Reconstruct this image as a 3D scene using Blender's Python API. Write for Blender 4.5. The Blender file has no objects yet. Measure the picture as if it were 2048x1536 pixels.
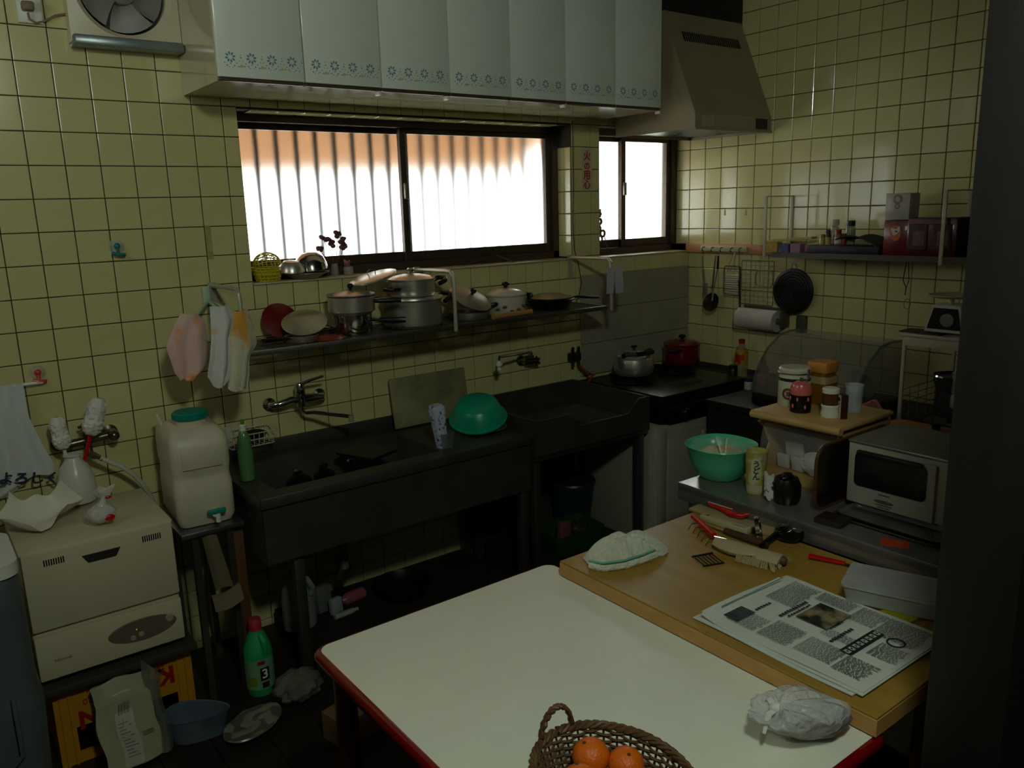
import bpy, bmesh, math, random
from mathutils import Vector, Matrix
random.seed(7)
SC = bpy.context.scene; COL = SC.collection
PI = math.pi; R = math.radians

# ---------------------------------------------------------------- camera
F, YAW, PIT, ROL = 1620.574, 0.644026, 0.213715, -0.0287638
CAM = Vector((-3.67728, -3.16045, 1.70373))
FW = Vector((math.sin(YAW)*math.cos(PIT), math.cos(YAW)*math.cos(PIT), -math.sin(PIT)))
_rg = Vector((math.cos(YAW), -math.sin(YAW), 0)); _up = _rg.cross(FW)
RG = _rg*math.cos(ROL)+_up*math.sin(ROL); UP = _up*math.cos(ROL)-_rg*math.sin(ROL)
cd = bpy.data.cameras.new('camera'); cam = bpy.data.objects.new('camera', cd); COL.objects.link(cam)
cd.sensor_fit = 'HORIZONTAL'; cd.sensor_width = 36; cd.lens = 36*F/2048; cd.clip_start = .02
m3 = Matrix((RG, UP, -FW)).transposed(); cam.matrix_world = Matrix.Translation(CAM) @ m3.to_4x4()
SC.camera = cam

# ---------------------------------------------------------------- world, daylight, exposure
w = bpy.data.worlds.new('world'); SC.world = w; w.use_nodes = True
bg = w.node_tree.nodes['Background']; bg.inputs[0].default_value = (.93, 1, .97, 1); bg.inputs[1].default_value = 13.0
SC.view_settings.view_transform = 'Standard'; SC.view_settings.look = 'None'
SC.view_settings.gamma = 1; SC.view_settings.exposure = -1.18
SC.view_settings.use_curve_mapping = False
def portal(name, loc, rot, sx, sy):
    l = bpy.data.lights.new(name, 'AREA'); l.shape = 'RECTANGLE'; l.size = sx; l.size_y = sy
    l.cycles.is_portal = True
    o = bpy.data.objects.new(name, l); o.location = loc; o.rotation_euler = rot; COL.objects.link(o)
portal('window_portal', (-1.73, .26, 1.77), (R(-90), 0, 0), 1.7, .7)
portal('window_portal', (-.34, .26, 1.77), (R(-90), 0, 0), .75, .7)
portal('window_portal', (-4.32, -.85, 2.3), (0, R(-90), 0), .4, .6)
LAMP = (-3.3, -3.15, 2.62); LAMP_W = 205       # the lamp is built with the structure below

# ---------------------------------------------------------------- helpers
def ray(u, v): return FW+RG*((u-1024)/F)-UP*((v-768)/F)
def _on(u, v, a, val):
    d = ray(u, v); return CAM+d*((val-CAM[a])/d[a])
def PX(u, v, x): return _on(u, v, 0, x)
def PY(u, v, y): return _on(u, v, 1, y)
def PZ(u, v, z): return _on(u, v, 2, z)
def lin(c): return tuple((x/12.92 if x <= .04045 else ((x+.055)/1.055)**2.4) for x in c)
MATS = {}
def mat(name, col, rough=.5, metal=0, var=.08, scale=14, bump=0, bscale=60, trans=0, alpha=1, coat=0, spec=.5, ior=1.45, sheen=0, sss=0, col2=None, thresh=None, stretch=None, emit=None):
    if name in MATS: return MATS[name]
    m = bpy.data.materials.new(name); m.use_nodes = True; MATS[name] = m
    nt = m.node_tree; N = nt.nodes; L = nt.links; b = N['Principled BSDF']
    tc = N.new('ShaderNodeTexCoord'); src = tc.outputs['Object']
    if stretch:
        mp = N.new('ShaderNodeMapping'); mp.inputs['Scale'].default_value = stretch; L.new(src, mp.inputs[0]); src = mp.outputs[0]
    nz = N.new('ShaderNodeTexNoise'); nz.inputs['Scale'].default_value = scale; nz.inputs['Detail'].default_value = 4; L.new(src, nz.inputs['Vector'])
    rp = N.new('ShaderNodeValToRGB')
    c = lin(col)
    if col2: c1, c2 = c, lin(col2)
    else: c1 = tuple(max(0, x*(1-var)) for x in c); c2 = tuple(min(1, x*(1+var)) for x in c)
    rp.color_ramp.elements[0].color = (*c1, 1); rp.color_ramp.elements[1].color = (*c2, 1)
    lo, hi = thresh or (.3, .7)
    rp.color_ramp.elements[0].position = lo; rp.color_ramp.elements[1].position = hi
    L.new(nz.outputs['Fac'], rp.inputs[0]); L.new(rp.outputs[0], b.inputs['Base Color'])
    b.inputs['Roughness'].default_value = rough; b.inputs['Metallic'].default_value = metal
    b.inputs['Transmission Weight'].default_value = trans; b.inputs['Alpha'].default_value = alpha
    b.inputs['Coat Weight'].default_value = coat; b.inputs['Specular IOR Level'].default_value = spec; b.inputs['IOR'].default_value = ior
    if sheen: b.inputs['Sheen Weight'].default_value = sheen
    if sss: b.inputs['Subsurface Weight'].default_value = sss; b.inputs['Subsurface Radius'].default_value = (.02, .02, .02)
    if emit: b.inputs['Emission Color'].default_value = (*lin(emit[0]), 1); b.inputs['Emission Strength'].default_value = emit[1]
    if bump:
        n2 = N.new('ShaderNodeTexNoise'); n2.inputs['Scale'].default_value = bscale; n2.inputs['Detail'].default_value = 3; L.new(src, n2.inputs['Vector'])
        bp = N.new('ShaderNodeBump'); bp.inputs['Strength'].default_value = bump; bp.inputs['Distance'].default_value = .01
        L.new(n2.outputs['Fac'], bp.inputs['Height']); L.new(bp.outputs[0], b.inputs['Normal'])
    return m
def film(name, col, rough=.15, mix=.35):
    """thin clear plastic: part see-through, part glossy plastic"""
    if name in MATS: return MATS[name]
    m = mat(name, col, rough, bump=.15, bscale=40); nt = m.node_tree
    t = nt.nodes.new('ShaderNodeBsdfTransparent'); mx = nt.nodes.new('ShaderNodeMixShader'); mx.inputs[0].default_value = mix
    nt.links.new(t.outputs[0], mx.inputs[1]); nt.links.new(nt.nodes['Principled BSDF'].outputs[0], mx.inputs[2])
    nt.links.new(mx.outputs[0], nt.nodes['Material Output'].inputs[0]); return m

class G:
    def __init__(s): s.b = bmesh.new(); s.M = Matrix()
    def v(s, co): return s.b.verts.new(s.M @ Vector(co))
    def face(s, vs):
        try: return s.b.faces.new(vs)
        except ValueError: return None
    def poly(s, pts): return s.face([s.v(p) for p in pts])
    def box(s, c, d, rot=None, bev=0, seg=2):
        M = Matrix.Translation(c)
        if rot: M = M @ (rot if isinstance(rot, Matrix) else Matrix.Rotation(rot, 4, 'Z'))
        x, y, z = d[0]/2, d[1]/2, d[2]/2
        if bev <= 0:
            vs = [s.v(M @ Vector((i*x, j*y, k*z))) for k in (-1, 1) for i, j in ((-1, -1), (1, -1), (1, 1), (-1, 1))]
            fs = [s.face([vs[i] for i in f]) for f in ((3, 2, 1, 0), (4, 5, 6, 7), (0, 1, 5, 4), (1, 2, 6, 5), (2, 3, 7, 6), (3, 0, 4, 7))]
            return s
        t = bmesh.new(); bmesh.ops.create_cube(t, size=1)
        for q in t.verts: q.co = Vector((q.co.x*2*x, q.co.y*2*y, q.co.z*2*z))
        bmesh.ops.bevel(t, geom=t.edges[:], offset=min(bev, .49*min(d)), segments=seg, affect='EDGES', profile=.5)
        s.merge(t, M); return s
    def merge(s, t, M=Matrix()):
        mp = {q: s.v(M @ q.co) for q in t.verts}
        for f in t.faces: s.face([mp[q] for q in f.verts])
        t.free()
    def lathe(s, prof, c=(0, 0, 0), n=28, M=None, caps=True, sq=0, sx=1, sy=1):
        T = Matrix.Translation(c) @ (M or Matrix()); rings = []
        for r, z in prof:
            if r < 1e-6: rings.append([s.v(T @ Vector((0, 0, z)))]); continue
            ring = []
            for i in range(n):
                a = 2*PI*i/n; ca, sa = math.cos(a), math.sin(a); rr = r
                if sq: rr = r/((abs(ca)**sq+abs(sa)**sq)**(1/sq))
                ring.append(s.v(T @ Vector((rr*ca*sx, rr*sa*sy, z))))
            rings.append(ring)
        for a, b in zip(rings, rings[1:]):
            for i in range(n):
                j = (i+1) % n
                if len(a) == 1 and len(b) == 1: break
                if len(a) == 1: s.face([a[0], b[j], b[i]])
                elif len(b) == 1: s.face([a[i], a[j], b[0]])
                else: s.face([a[i], a[j], b[j], b[i]])
        if caps:
            if len(rings[0]) > 2: s.face(rings[0][::-1])
            if len(rings[-1]) > 2: s.face(rings[-1])
        return s
    def cyl(s, p0, p1, r0, r1=None, n=16, caps=True):
        p0, p1 = Vector(p0), Vector(p1); d = p1-p0
        M = d.to_track_quat('Z', 'Y').to_matrix().to_4x4()
        return s.lathe([(r0, 0), (r0 if r1 is None else r1, d.length)], p0, n, M, caps)
    def tube(s, pts, r, n=8, closed=False, caps=True, flat=1):
        pts = [Vector(p) for p in pts]; k = len(pts); rings = []; up = None
        for i, p in enumerate(pts):
            a = pts[(i-1) % k] if (closed or i > 0) else p; b = pts[(i+1) % k] if (closed or i < k-1) else p
            d = (b-a).normalized()
            if up is None: up = Vector((0, 0, 1)) if abs(d.z) < .9 else Vector((1, 0, 0))
            sd = d.cross(up).normalized(); up = sd.cross(d).normalized()
            rr = r[i] if isinstance(r, (list, tuple)) else r
            rings.append([s.v(p+sd*rr*math.cos(2*PI*j/n)+up*rr*flat*math.sin(2*PI*j/n)) for j in range(n)])
        for i in range(k if closed else k-1):
            a, b = rings[i], rings[(i+1) % k]
            for j in range(n): s.face([a[j], a[(j+1) % n], b[(j+1) % n], b[j]])
        if caps and not closed: s.face(rings[0][::-1]); s.face(rings[-1])
        return s
    def prism(s, poly, h, M=None, z0=0):
        T = M or Matrix(); a = [s.v(T @ Vector((x, y, z0))) for x, y in poly]; b = [s.v(T @ Vector((x, y, z0+h))) for x, y in poly]
        s.face(a[::-1]); s.face(b); n = len(poly)
        for i in range(n): s.face([a[i], a[(i+1) % n], b[(i+1) % n], b[i]])
        return s
    def ball(s, c, r, sc=(1, 1, 1), n=16, m=10, M=None):
        T = Matrix.Translation(c) @ (M or Matrix()) @ Matrix.Diagonal((*sc, 1))
        prof = [(r*math.sin(PI*i/m), -r*math.cos(PI*i/m)) for i in range(m+1)]
        prof[0] = (0, -r); prof[-1] = (0, r)
        return s.lathe(prof, (0, 0, 0), n, T)
    def grid(s, fn, nu, nv, th=0):
        P = [[Vector(fn(i/nu, j/nv)) for j in range(nv+1)] for i in range(nu+1)]
        V = [[s.v(p) for p in row] for row in P]
        for i in range(nu):
            for j in range(nv): s.face([V[i][j], V[i+1][j], V[i+1][j+1], V[i][j+1]])
        if th:
            def nrm(i, j):
                a = P[min(i+1, nu)][j]-P[max(i-1, 0)][j]; b = P[i][min(j+1, nv)]-P[i][max(j-1, 0)]
                q = a.cross(b); return q.normalized() if q.length > 1e-12 else Vector((0, 0, 1))
            W = [[s.v(P[i][j]-nrm(i, j)*th) for j in range(nv+1)] for i in range(nu+1)]
            for i in range(nu):
                for j in range(nv): s.face([W[i][j+1], W[i+1][j+1], W[i+1][j], W[i][j]])
            for i in range(nu):
                s.face([V[i+1][0], V[i][0], W[i][0], W[i+1][0]]); s.face([V[i][nv], V[i+1][nv], W[i+1][nv], W[i][nv]])
            for j in range(nv):
                s.face([V[0][j], V[0][j+1], W[0][j+1], W[0][j]]); s.face([V[nu][j+1], V[nu][j], W[nu][j], W[nu][j+1]])
        return s
    def mesh(s, name, m, smooth=35):
        bmesh.ops.recalc_face_normals(s.b, faces=s.b.faces[:])
        me = bpy.data.meshes.new(name); s.b.to_mesh(me); s.b.free()
        me.materials.append(m)
        if smooth:
            for p in me.polygons: p.use_smooth = True
            me.set_sharp_from_angle(angle=R(smooth))
        return me
    def obj(s, name, m, parent=None, loc=(0, 0, 0), rz=0, smooth=35, label=None):
        return link(name, s.mesh(name, m, smooth), parent, loc, rz, label)
def link(name, me, parent=None, loc=(0, 0, 0), rz=0, label=None):
    o = bpy.data.objects.new(name, me); COL.objects.link(o); o.location = loc
    if isinstance(rz, (tuple, list)): o.rotation_euler = rz
    else: o.rotation_euler = (0, 0, rz)
    if parent: o.parent = parent
    if label: o['label'] = label
    return o
def tag(o, label, cat, group=None):
    o['label'] = label; o['category'] = cat
    if group: o['group'] = group
    return o
def thing(name, label, cat, loc=(0, 0, 0), rz=0, group=None):
    return tag(link(name, None, None, loc, rz), label, cat, group)
def struct(name, g, m, parent=None, **k):
    o = g.obj(name, m, parent, **k)
    if not parent: o['kind'] = 'structure'
    return o
def text_mesh(body, size, name='lettering', bold=0):
    c = bpy.data.curves.new(name, 'FONT'); c.body = body; c.size = size; c.align_x = 'CENTER'; c.align_y = 'CENTER'; c.extrude = .0003; c.offset = bold; c.resolution_u = 3
    o = bpy.data.objects.new(name, c); COL.objects.link(o)
    bpy.context.view_layer.update()
    me = bpy.data.meshes.new_from_object(o.evaluated_get(bpy.context.evaluated_depsgraph_get()))
    bpy.data.objects.remove(o); bpy.data.curves.remove(c); return me
def text(body, size, m, parent, loc, rot, name='lettering', bold=0, sx=1):
    me = text_mesh(body, size, name, bold); me.materials.clear(); me.materials.append(m)
    o = link(name, me, parent, loc, rot); o.scale = (sx, 1, 1); return o
def copy_thing(root, loc, rz=None, label=None):
    r = root.copy(); COL.objects.link(r); r.location = loc
    if rz is not None: r.rotation_euler = (0, 0, rz)
    if label: r['label'] = label
    for ch in list(root.children):
        c = ch.copy(); COL.objects.link(c); c.parent = r
        for g2 in ch.children:
            d = g2.copy(); COL.objects.link(d); d.parent = c
    return r
def RX(a): return Matrix.Rotation(R(a), 4, 'X')
def RY(a): return Matrix.Rotation(R(a), 4, 'Y')
def RZ(a): return Matrix.Rotation(R(a), 4, 'Z')
def TR(x, y, z): return Matrix.Translation((x, y, z))

# ---------------------------------------------------------------- materials
TILE = mat('glazed_tile', (.80, .765, .54), .16, var=.035, scale=6, coat=.3)
GROUT = mat('grout', (.20, .19, .14), .85, var=.3, scale=9)
STEEL = mat('stainless_steel', (.62, .61, .57), .34, 1, var=.06, scale=30, stretch=(1, 14, 1))
DULL = mat('dull_stainless', (.44, .43, .38), .42, .9, var=.15, scale=8)
CHROME = mat('chrome', (.78, .78, .76), .14, 1, var=.04)
ALU = mat('aluminium', (.70, .69, .64), .3, 1, var=.06, scale=9)
BLACKP = mat('black_plastic', (.05, .05, .048), .4, var=.2)
DARKWOOD = mat('dark_wood', (.075, .058, .042), .55, var=.25, scale=5, stretch=(8, 8, 1), bump=.1)
BROWN = mat('brown_aluminium', (.31, .255, .215), .4, .5, var=.08)
WHITEP = mat('white_plastic', (.86, .85, .79), .35, var=.03)
CREAM = mat('cream_enamel', (.80, .76, .64), .35, var=.03)
WHITE = mat('white_paint', (.86, .87, .84), .28, var=.02)
RED = mat('red_plastic', (.72, .05, .05), .25, var=.1, coat=.4)
WOOD = mat('light_wood', (.66, .48, .27), .5, var=.18, scale=4, stretch=(1, 12, 12))
MIDWOOD = mat('brown_wood', (.38, .24, .12), .55, var=.25, scale=4, stretch=(10, 10, 1))
GREENP = mat('green_plastic', (.08, .55, .42), .32, var=.05)
# ---------------------------------------------------------------- structure: floor, ceiling, walls, tiles
T = .109; ZB = 1.3407
W1 = (-2.56, -.896, 1.44, 2.10); W2 = (-.70, 0.0, 1.435, 2.10)
CEIL = 2.78
XL, YN = -4.3, -4.4
FLOORM = mat('dark_floor', (.13, .10, .075), .5, var=.3, scale=3, stretch=(1, 8, 1))
flo = struct('floor', G().box((-2.0, -2.2, -.06), (5, 5, .1)), mat('floor_joint', (.05, .04, .03), .8))
for i in range(26):                       # floor boards
    x0 = -3.95+i*.16
    G().box((x0, -1.9, -.008), (.156, 3.8, .016), bev=.002, seg=1).obj('floor_board', FLOORM, flo)
struct('ceiling', G().box((-2.1, -2.0, CEIL+.05), (5, 5.4, .1)), mat('ceiling_board', (.30, .25, .19), .7, var=.2, scale=4, stretch=(1, 9, 1)))
def wall_boxes(g, u0, u1, z0, z1, holes, put):
    us = sorted({u0, u1, *[h[0] for h in holes], *[h[1] for h in holes]}); zs = sorted({z0, z1, *[h[2] for h in holes], *[h[3] for h in holes]})
    for a, b in zip(us, us[1:]):
        for c, d in zip(zs, zs[1:]):
            um, zm = (a+b)/2, (c+d)/2
            if any(h[0] < um < h[1] and h[2] < zm < h[3] for h in holes): continue
            put(g, a, b, c, d)
g = G(); wall_boxes(g, XL-.1, .15, -.02, CEIL, [W1, (W2[0], .001, W2[2], W2[3])], lambda g, a, b, c, d: g.box(((a+b)/2, .112, (c+d)/2), (b-a, .215, d-c)))
wall_back = struct('wall_back', g, GROUT)
YE = -1.575
wall_right = struct('wall_right', G().box((.077, (YE+.22)/2, CEIL/2), (.145, .22-YE, CEIL)), GROUT)
PLAST = mat('old_plaster', (.36, .31, .24), .8, var=.12)
struct('wall_right_far', G().box((.077, (YE+YN)/2, CEIL/2), (.15, YE-YN, CEIL)), PLAST)
struct('wall_front', G().box((-2.1, YN-.06, CEIL/2), (4.6, .12, CEIL)), PLAST)
LW = (-1.15, -.55, 2.1, 2.5)              # small high window in the left wall, out of the picture
g = G(); wall_boxes(g, YN, .22, 0, CEIL, [LW], lambda g, a, b, c, d: g.box((XL-.06, (a+b)/2, (c+d)/2), (.12, b-a, d-c)))
struct('wall_left', g, PLAST)

def sub_rects(r, holes):
    out = [r]
    for h in holes:
        nxt = []
        for a, b, c, d in out:
            if b <= h[0] or a >= h[1] or d <= h[2] or c >= h[3]: nxt.append((a, b, c, d)); continue
            if a < h[0]: nxt.append((a, h[0], c, d))
            if b > h[1]: nxt.append((h[1], b, c, d))
            m0, m1 = max(a, h[0]), min(b, h[1])
            if c < h[2]: nxt.append((m0, m1, c, h[2]))
            if d > h[3]: nxt.append((m0, m1, h[3], d))
        out = nxt
    return out
def tile_geo(g, w_, h_, M=Matrix(), th=.0055):
    a, b, i = w_/2, h_/2, .0022
    lo = [g.v(M @ Vector(p)) for p in ((-a, -b, 0), (a, -b, 0), (a, b, 0), (-a, b, 0))]
    up_ = [g.v(M @ Vector(p)) for p in ((-a, -b, th-.0015), (a, -b, th-.0015), (a, b, th-.0015), (-a, b, th-.0015))]
    tp = [g.v(M @ Vector(p)) for p in ((-a+i, -b+i, th), (a-i, -b+i, th), (a-i, b-i, th), (-a+i, b-i, th))]
    for p, q in ((lo, up_), (up_, tp)):
        for k in range(4): g.face([p[k], p[(k+1) % 4], q[(k+1) % 4], q[k]])
    g.face(tp)
TMESH = {}
def in_view(p, m=30):
    d = p-CAM; z = d.dot(FW)
    if z < .1: return False
    u = 1024+F*d.dot(RG)/z; v = 768-F*d.dot(UP)/z
    return -m < u < 2048+m and -m < v < 1536+m
def lay_tiles(parent, ulines, zlines, holes, to3, rot, hidden, joint=.0032):
    near, rest = [], []
    for a, b in zip(ulines, ulines[1:]):
        for c, d in zip(zlines, zlines[1:]):
            for (p, q, r_, s_) in sub_rects((a, b, c, d), holes):
                w_, h_ = q-p-joint, s_-r_-joint
                if w_ < .008 or h_ < .008: continue
                ctr = Vector(to3((p+q)/2, (r_+s_)/2))
                if hidden(ctr): continue
                (near if in_view(ctr) else rest).append(((ctr-CAM).length, ctr, round(w_, 4), round(h_, 4)))
    near.sort(key=lambda t: t[0]); rest += near[300:]; near = near[:300]
    for _, ctr, w_, h_ in near:
        k = (w_, h_)
        if k not in TMESH:
            g = G(); tile_geo(g, w_, h_); TMESH[k] = g.mesh('tile', TILE, 20)
        j = R(.35)
        o = link('tile', TMESH[k], parent, ctr, (rot[0]+random.uniform(-j, j), rot[1]+random.uniform(-j, j), rot[2]))
    if rest:
        g = G(); E = Matrix.Rotation(rot[2], 4, 'Z') @ Matrix.Rotation(rot[0], 4, 'X')
        for _, ctr, w_, h_ in rest: tile_geo(g, w_, h_, Matrix.Translation(ctr) @ E)
        o = g.obj('tile_field', TILE, parent, smooth=0); o['kind'] = 'stuff'
xs = [(c-30)*T for c in range(-9, 31)]; zs = [max(0, ZB+k*T) for k in range(-13, 14)]; zs = [z for z in zs if z < CEIL]+[CEIL]
def hid_back(p):
    if p.z > 2.22 and p.x > -2.70: return True
    if p.x > -2.76 and p.z < .78: return p.z > .5 or p.x > -1.6
    return False
lay_tiles(wall_back, xs, zs, [W1, W2], lambda u, z: (u, .0045, z), (PI/2, 0, 0), hid_back)
ys = [.105]+[-d*T for d in range(0, 15)]+[YE]
def hid_right(p): return (p.z > 2.1 and p.y > -.35) or p.z < .72 or (p.y > -.6 and p.z < .8)
lay_tiles(wall_right, [-y for y in ys], zs, [], lambda u, z: (.0045, -u, z), (PI/2, 0, -PI/2), hid_right)
# reveal and soffit tiles of the window openings
rv = struct('trim_1', G().box((W1[1]+.002, .055, (W1[2]+W1[3])/2), (.003, .11, W1[3]-W1[2])), GROUT)
lay_tiles(rv, [0, .052, .108], [z for z in zs if W1[2] < z < W1[3]], [], lambda u, z: (W1[1]+.0005, u, z), (PI/2, 0, -PI/2), lambda p: False)
sf = struct('trim_2', G().box(((W1[0]+W1[1])/2, .055, W1[3]-.001), (W1[1]-W1[0], .11, .003)), GROUT)
lay_tiles(sf, [x for x in xs if W1[0]-.03 < x < W1[1]], [0, .052, .108], [], lambda u, z: (u, z, W1[3]-.0025), (PI, 0, 0), lambda p: False)
SILLM = mat('sill_board', (.74, .68, .55), .4, var=.08, scale=8)
struct('trim_3', G().box(((W1[0]+W1[1])/2, .05, W1[2]-.0), (W1[1]-W1[0], .12, .008), bev=.003), SILLM)
struct('trim_4', G().box((-.35, .05, W2[2]-.0), (.70, .12, .008), bev=.003), SILLM)
g = G(); g.box((-.011, -.36, 1.452), (.022, .93, .05), bev=.003); g.box((-.011, .05, 1.452), (.022, .10, .05), bev=.003)
struct('trim_5', g, mat('orange_wood', (.72, .50, .33), .45, var=.12, scale=4, stretch=(9, 1, 9)))
struct('trim_6', G().box((-.006, YE-.008, CEIL/2), (.02, .018, CEIL), bev=.003), WHITEP)

# dark timber post and partition at the right of the picture
g = G(); g.box((-2.35, -2.66, CEIL/2), (.12, .12, CEIL), bev=.004)
struct('wall_post', g, DARKWOOD)
struct('wall_partition', G().box((-1.1, -2.665, CEIL/2), (2.36, .05, CEIL)), mat('partition_board', (.10, .075, .055), .6, var=.2, scale=4, stretch=(9, 9, 1)))

# ---------------------------------------------------------------- windows
FROST = mat('frosted_glass', (.96, .97, .96), .1, bump=.12, bscale=110)
_n = FROST.node_tree.nodes; _l = FROST.node_tree.links
_r = _n.new('ShaderNodeBsdfRefraction'); _r.distribution = 'BECKMANN'; _r.inputs['Roughness'].default_value = .36; _r.inputs['IOR'].default_value = 1.3
_x = _n.new('ShaderNodeMixShader'); _x.inputs[0].default_value = .04
_l.new(_r.outputs[0], _x.inputs[1]); _l.new(_n['Principled BSDF'].outputs[0], _x.inputs[2]); _l.new(_x.outputs[0], _n['Material Output'].inputs[0])
def window(name, x0, x1, z0, z1, xm, y, fr=.045):
    w_ = thing(name, '', 'window'); del w_['category']; del w_['label']; w_['kind'] = 'structure'
    g = G()
    g.box(((x0+x1)/2, y+.035, z1-.018), (x1-x0, .09, .036)); g.box(((x0+x1)/2, y+.035, z0+.02), (x1-x0, .09, .04))
    g.box((x0+.008, y+.035, (z0+z1)/2), (.016, .09, z1-z0)); g.box((x1-.02, y+.035, (z0+z1)/2), (.04, .09, z1-z0))
    g.obj('window_frame', BROWN, w_)
    a0, a1 = x0+.016, x1-.04; b0, b1 = z0+.04, z1-.036
    for s0, s1, yy, nm in ((a0, xm+.03, y+.055, 'sash'), (xm-.03, a1, y+.02, 'sash')):
        g = G(); zc = (b0+b1)/2; st = .032
        g.box((s0+st/2 if s0 > a0+.01 else s0+.006, yy, zc), (st if s0 > a0+.01 else .012, .026, b1-b0), bev=.002, seg=1); g.box((s1-st/2, yy, zc), (st, .026, b1-b0), bev=.002, seg=1)
        g.box(((s0+s1)/2, yy, b0+.021), (s1-s0, .024, .042), bev=.002, seg=1); g.box(((s0+s1)/2, yy, b1-.012), (s1-s0, .024, .024), bev=.002, seg=1)
        sh = g.obj(nm, BROWN, w_)
        G().box(((s0+s1)/2, yy, zc), (s1-s0-.02, .004, b1-b0-.03)).obj('pane', FROST, sh, smooth=0)
        if s0 > a0+.01:
            G().box((s0+st/2, yy-.02, zc+.02), (.02, .018, .07), bev=.004).obj('latch', mat('grey_metal', (.55, .54, .5), .35, .8), sh)
    return w_
window('window_1', W1[0], W1[1], W1[2], W1[3], -1.775, .105)
window('window_2', W2[0]-.02, W2[1], W2[2], W2[3], -.40, .105)
# outside: grille bars, awning, pale ground and hedge
gr = thing('window_grille', 'dark vertical bars of the window grille seen through frosted glass', 'grille', (0, .27, 0))
BARM = mat('grille_paint', (.17, .15, .13), .5)
bm_ = G().box((0, 0, 1.77), (.017, .017, .86)).mesh('bar', BARM)
x = -2.49
while x < -.9: link('bar', bm_, gr, (x, 0, 0)); x += .0885
for x in (-.56, -.47): link('bar', bm_, gr, (x, 0, 0))
for z in (1.36, 2.18): G().box((-1.6, 0, z), (2.4, .02, .03)).obj('rail', BARM, gr)
aw = mat('tan_awning', (.78, .53, .34), .7, var=.12, scale=2, stretch=(4, 1, 1))
g = G(); g.grid(lambda a, b: (-3.4+3.0*a, .36+.75*b, 2.27-.36*b+.006*math.sin(a*120)), 90, 6, th=.004)
tag(g.obj('awning', aw), 'tan corrugated awning outside above the wide frosted window', 'awning')
tag(G().box((-.2, 6, -.1), (16, 11.4, .2)).obj('outside_ground', mat('pale_ground', (.8, .8, .76), .8)), 'pale ground outside beyond the frosted windows', 'ground')

HEDGE = mat('hedge_leaf', (.52, .56, .36), .8, var=.35, scale=9)
g = G(); rn = random.Random(1)
for i in range(7): g.ball((.55+.42*i, 2.3+.15*math.sin(i*3), .62+.05*math.sin(i*5)), .62, (.75, .6, 1.0+.06*(i % 3)), 14, 9)
o_ = g.obj('garden_hedge', HEDGE); tag(o_, 'pale green hedge outside, blurred behind the frosted glass', 'hedge')

# ceiling lamp (above the picture): the room's own light
lp = thing('ceiling_lamp', 'round white globe lamp hanging from the ceiling above the tables', 'lamp', LAMP)
G().ball((0, 0, 0), .13, (1, 1, .8), 28, 16).obj('globe', mat('lit_globe', (.9, .9, .88), .5, emit=((.93, 1, .94), LAMP_W)), lp)
g = G(); g.lathe([(.07, .10), (.075, .13), (.03, CEIL-LAMP[2])], n=24); g.obj('mount', WHITEP, lp)
def sc(P): return (Vector(P)-CAM).dot(FW)/F
# ================================================================ wall cabinets
CABF = mat('cabinet_white', (.90, .92, .86), .22, var=.015, coat=.3)
CABB = mat('cabinet_cream', (.78, .74, .60), .09, var=.03, coat=.4)
BLUE = mat('flower_blue', (.42, .55, .62), .4); YEL = mat('flower_yellow', (.82, .74, .48), .4)
E0, DW = -2.75, .296; ZC = 2.133
g = G()
for i in range(4):
    cx, cz = -.104+.0695*i, .062
    for k in range(8):
        a = 2*PI*k/8+.2; M = TR(cx+.0115*math.cos(a), -.0101, cz+.0115*math.sin(a)) @ Matrix.Rotation(-a, 4, 'Y')
        g.poly([M @ Vector(p) for p in ((-.006, 0, 0), (0, 0, -.0038), (.006, 0, -.0015), (.006, 0, .0015), (0, 0, .0038))])
    for dx, dz, s_ in ((-.012, -.026, .003), (.012, -.026, .003), (-.02, -.018, .0025), (.02, -.018, .0025), (.035, .0, .003), (.035, .008, .0022), (.03, -.01, .002), (.04, -.01, .002), (.026, -.028, .003), (0, -.02, .0025), (-.006, -.031, .002), (.006, -.031, .002), (.045, -.026, .003)):
        if cx+dx < .14: g.poly([(cx+dx-s_, -.0101, cz+dz), (cx+dx, -.0101, cz+dz-s_), (cx+dx+s_, -.0101, cz+dz), (cx+dx, -.0101, cz+dz+s_)])
fl_me = g.mesh('flower_print', BLUE, 0)
g = G()
for i in range(3):
    cx, cz, s_ = -.069+.0695*i, .036, .006
    g.poly([(cx-s_, -.0101, cz-s_*.7), (cx+s_, -.0101, cz-s_*.7), (cx+s_*.6, -.0101, cz+s_*.8), (cx-s_*.6, -.0101, cz+s_*.8)])
do_me = g.mesh('dot_print', YEL, 0)
door_me = G().box((0, 0, .305), (DW-.004, .02, .61), bev=.003).mesh('door', CABF)
trim_me = G().box((0, .002, -.006), (DW-.006, .014, .011), bev=.002, seg=1).mesh('edge_trim', mat('trim_brown', (.30, .24, .18), .4))
clip_me = G().box((0, 0, 0), (.012, .03, .012), bev=.002, seg=1).mesh('catch', WHITEP)
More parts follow.
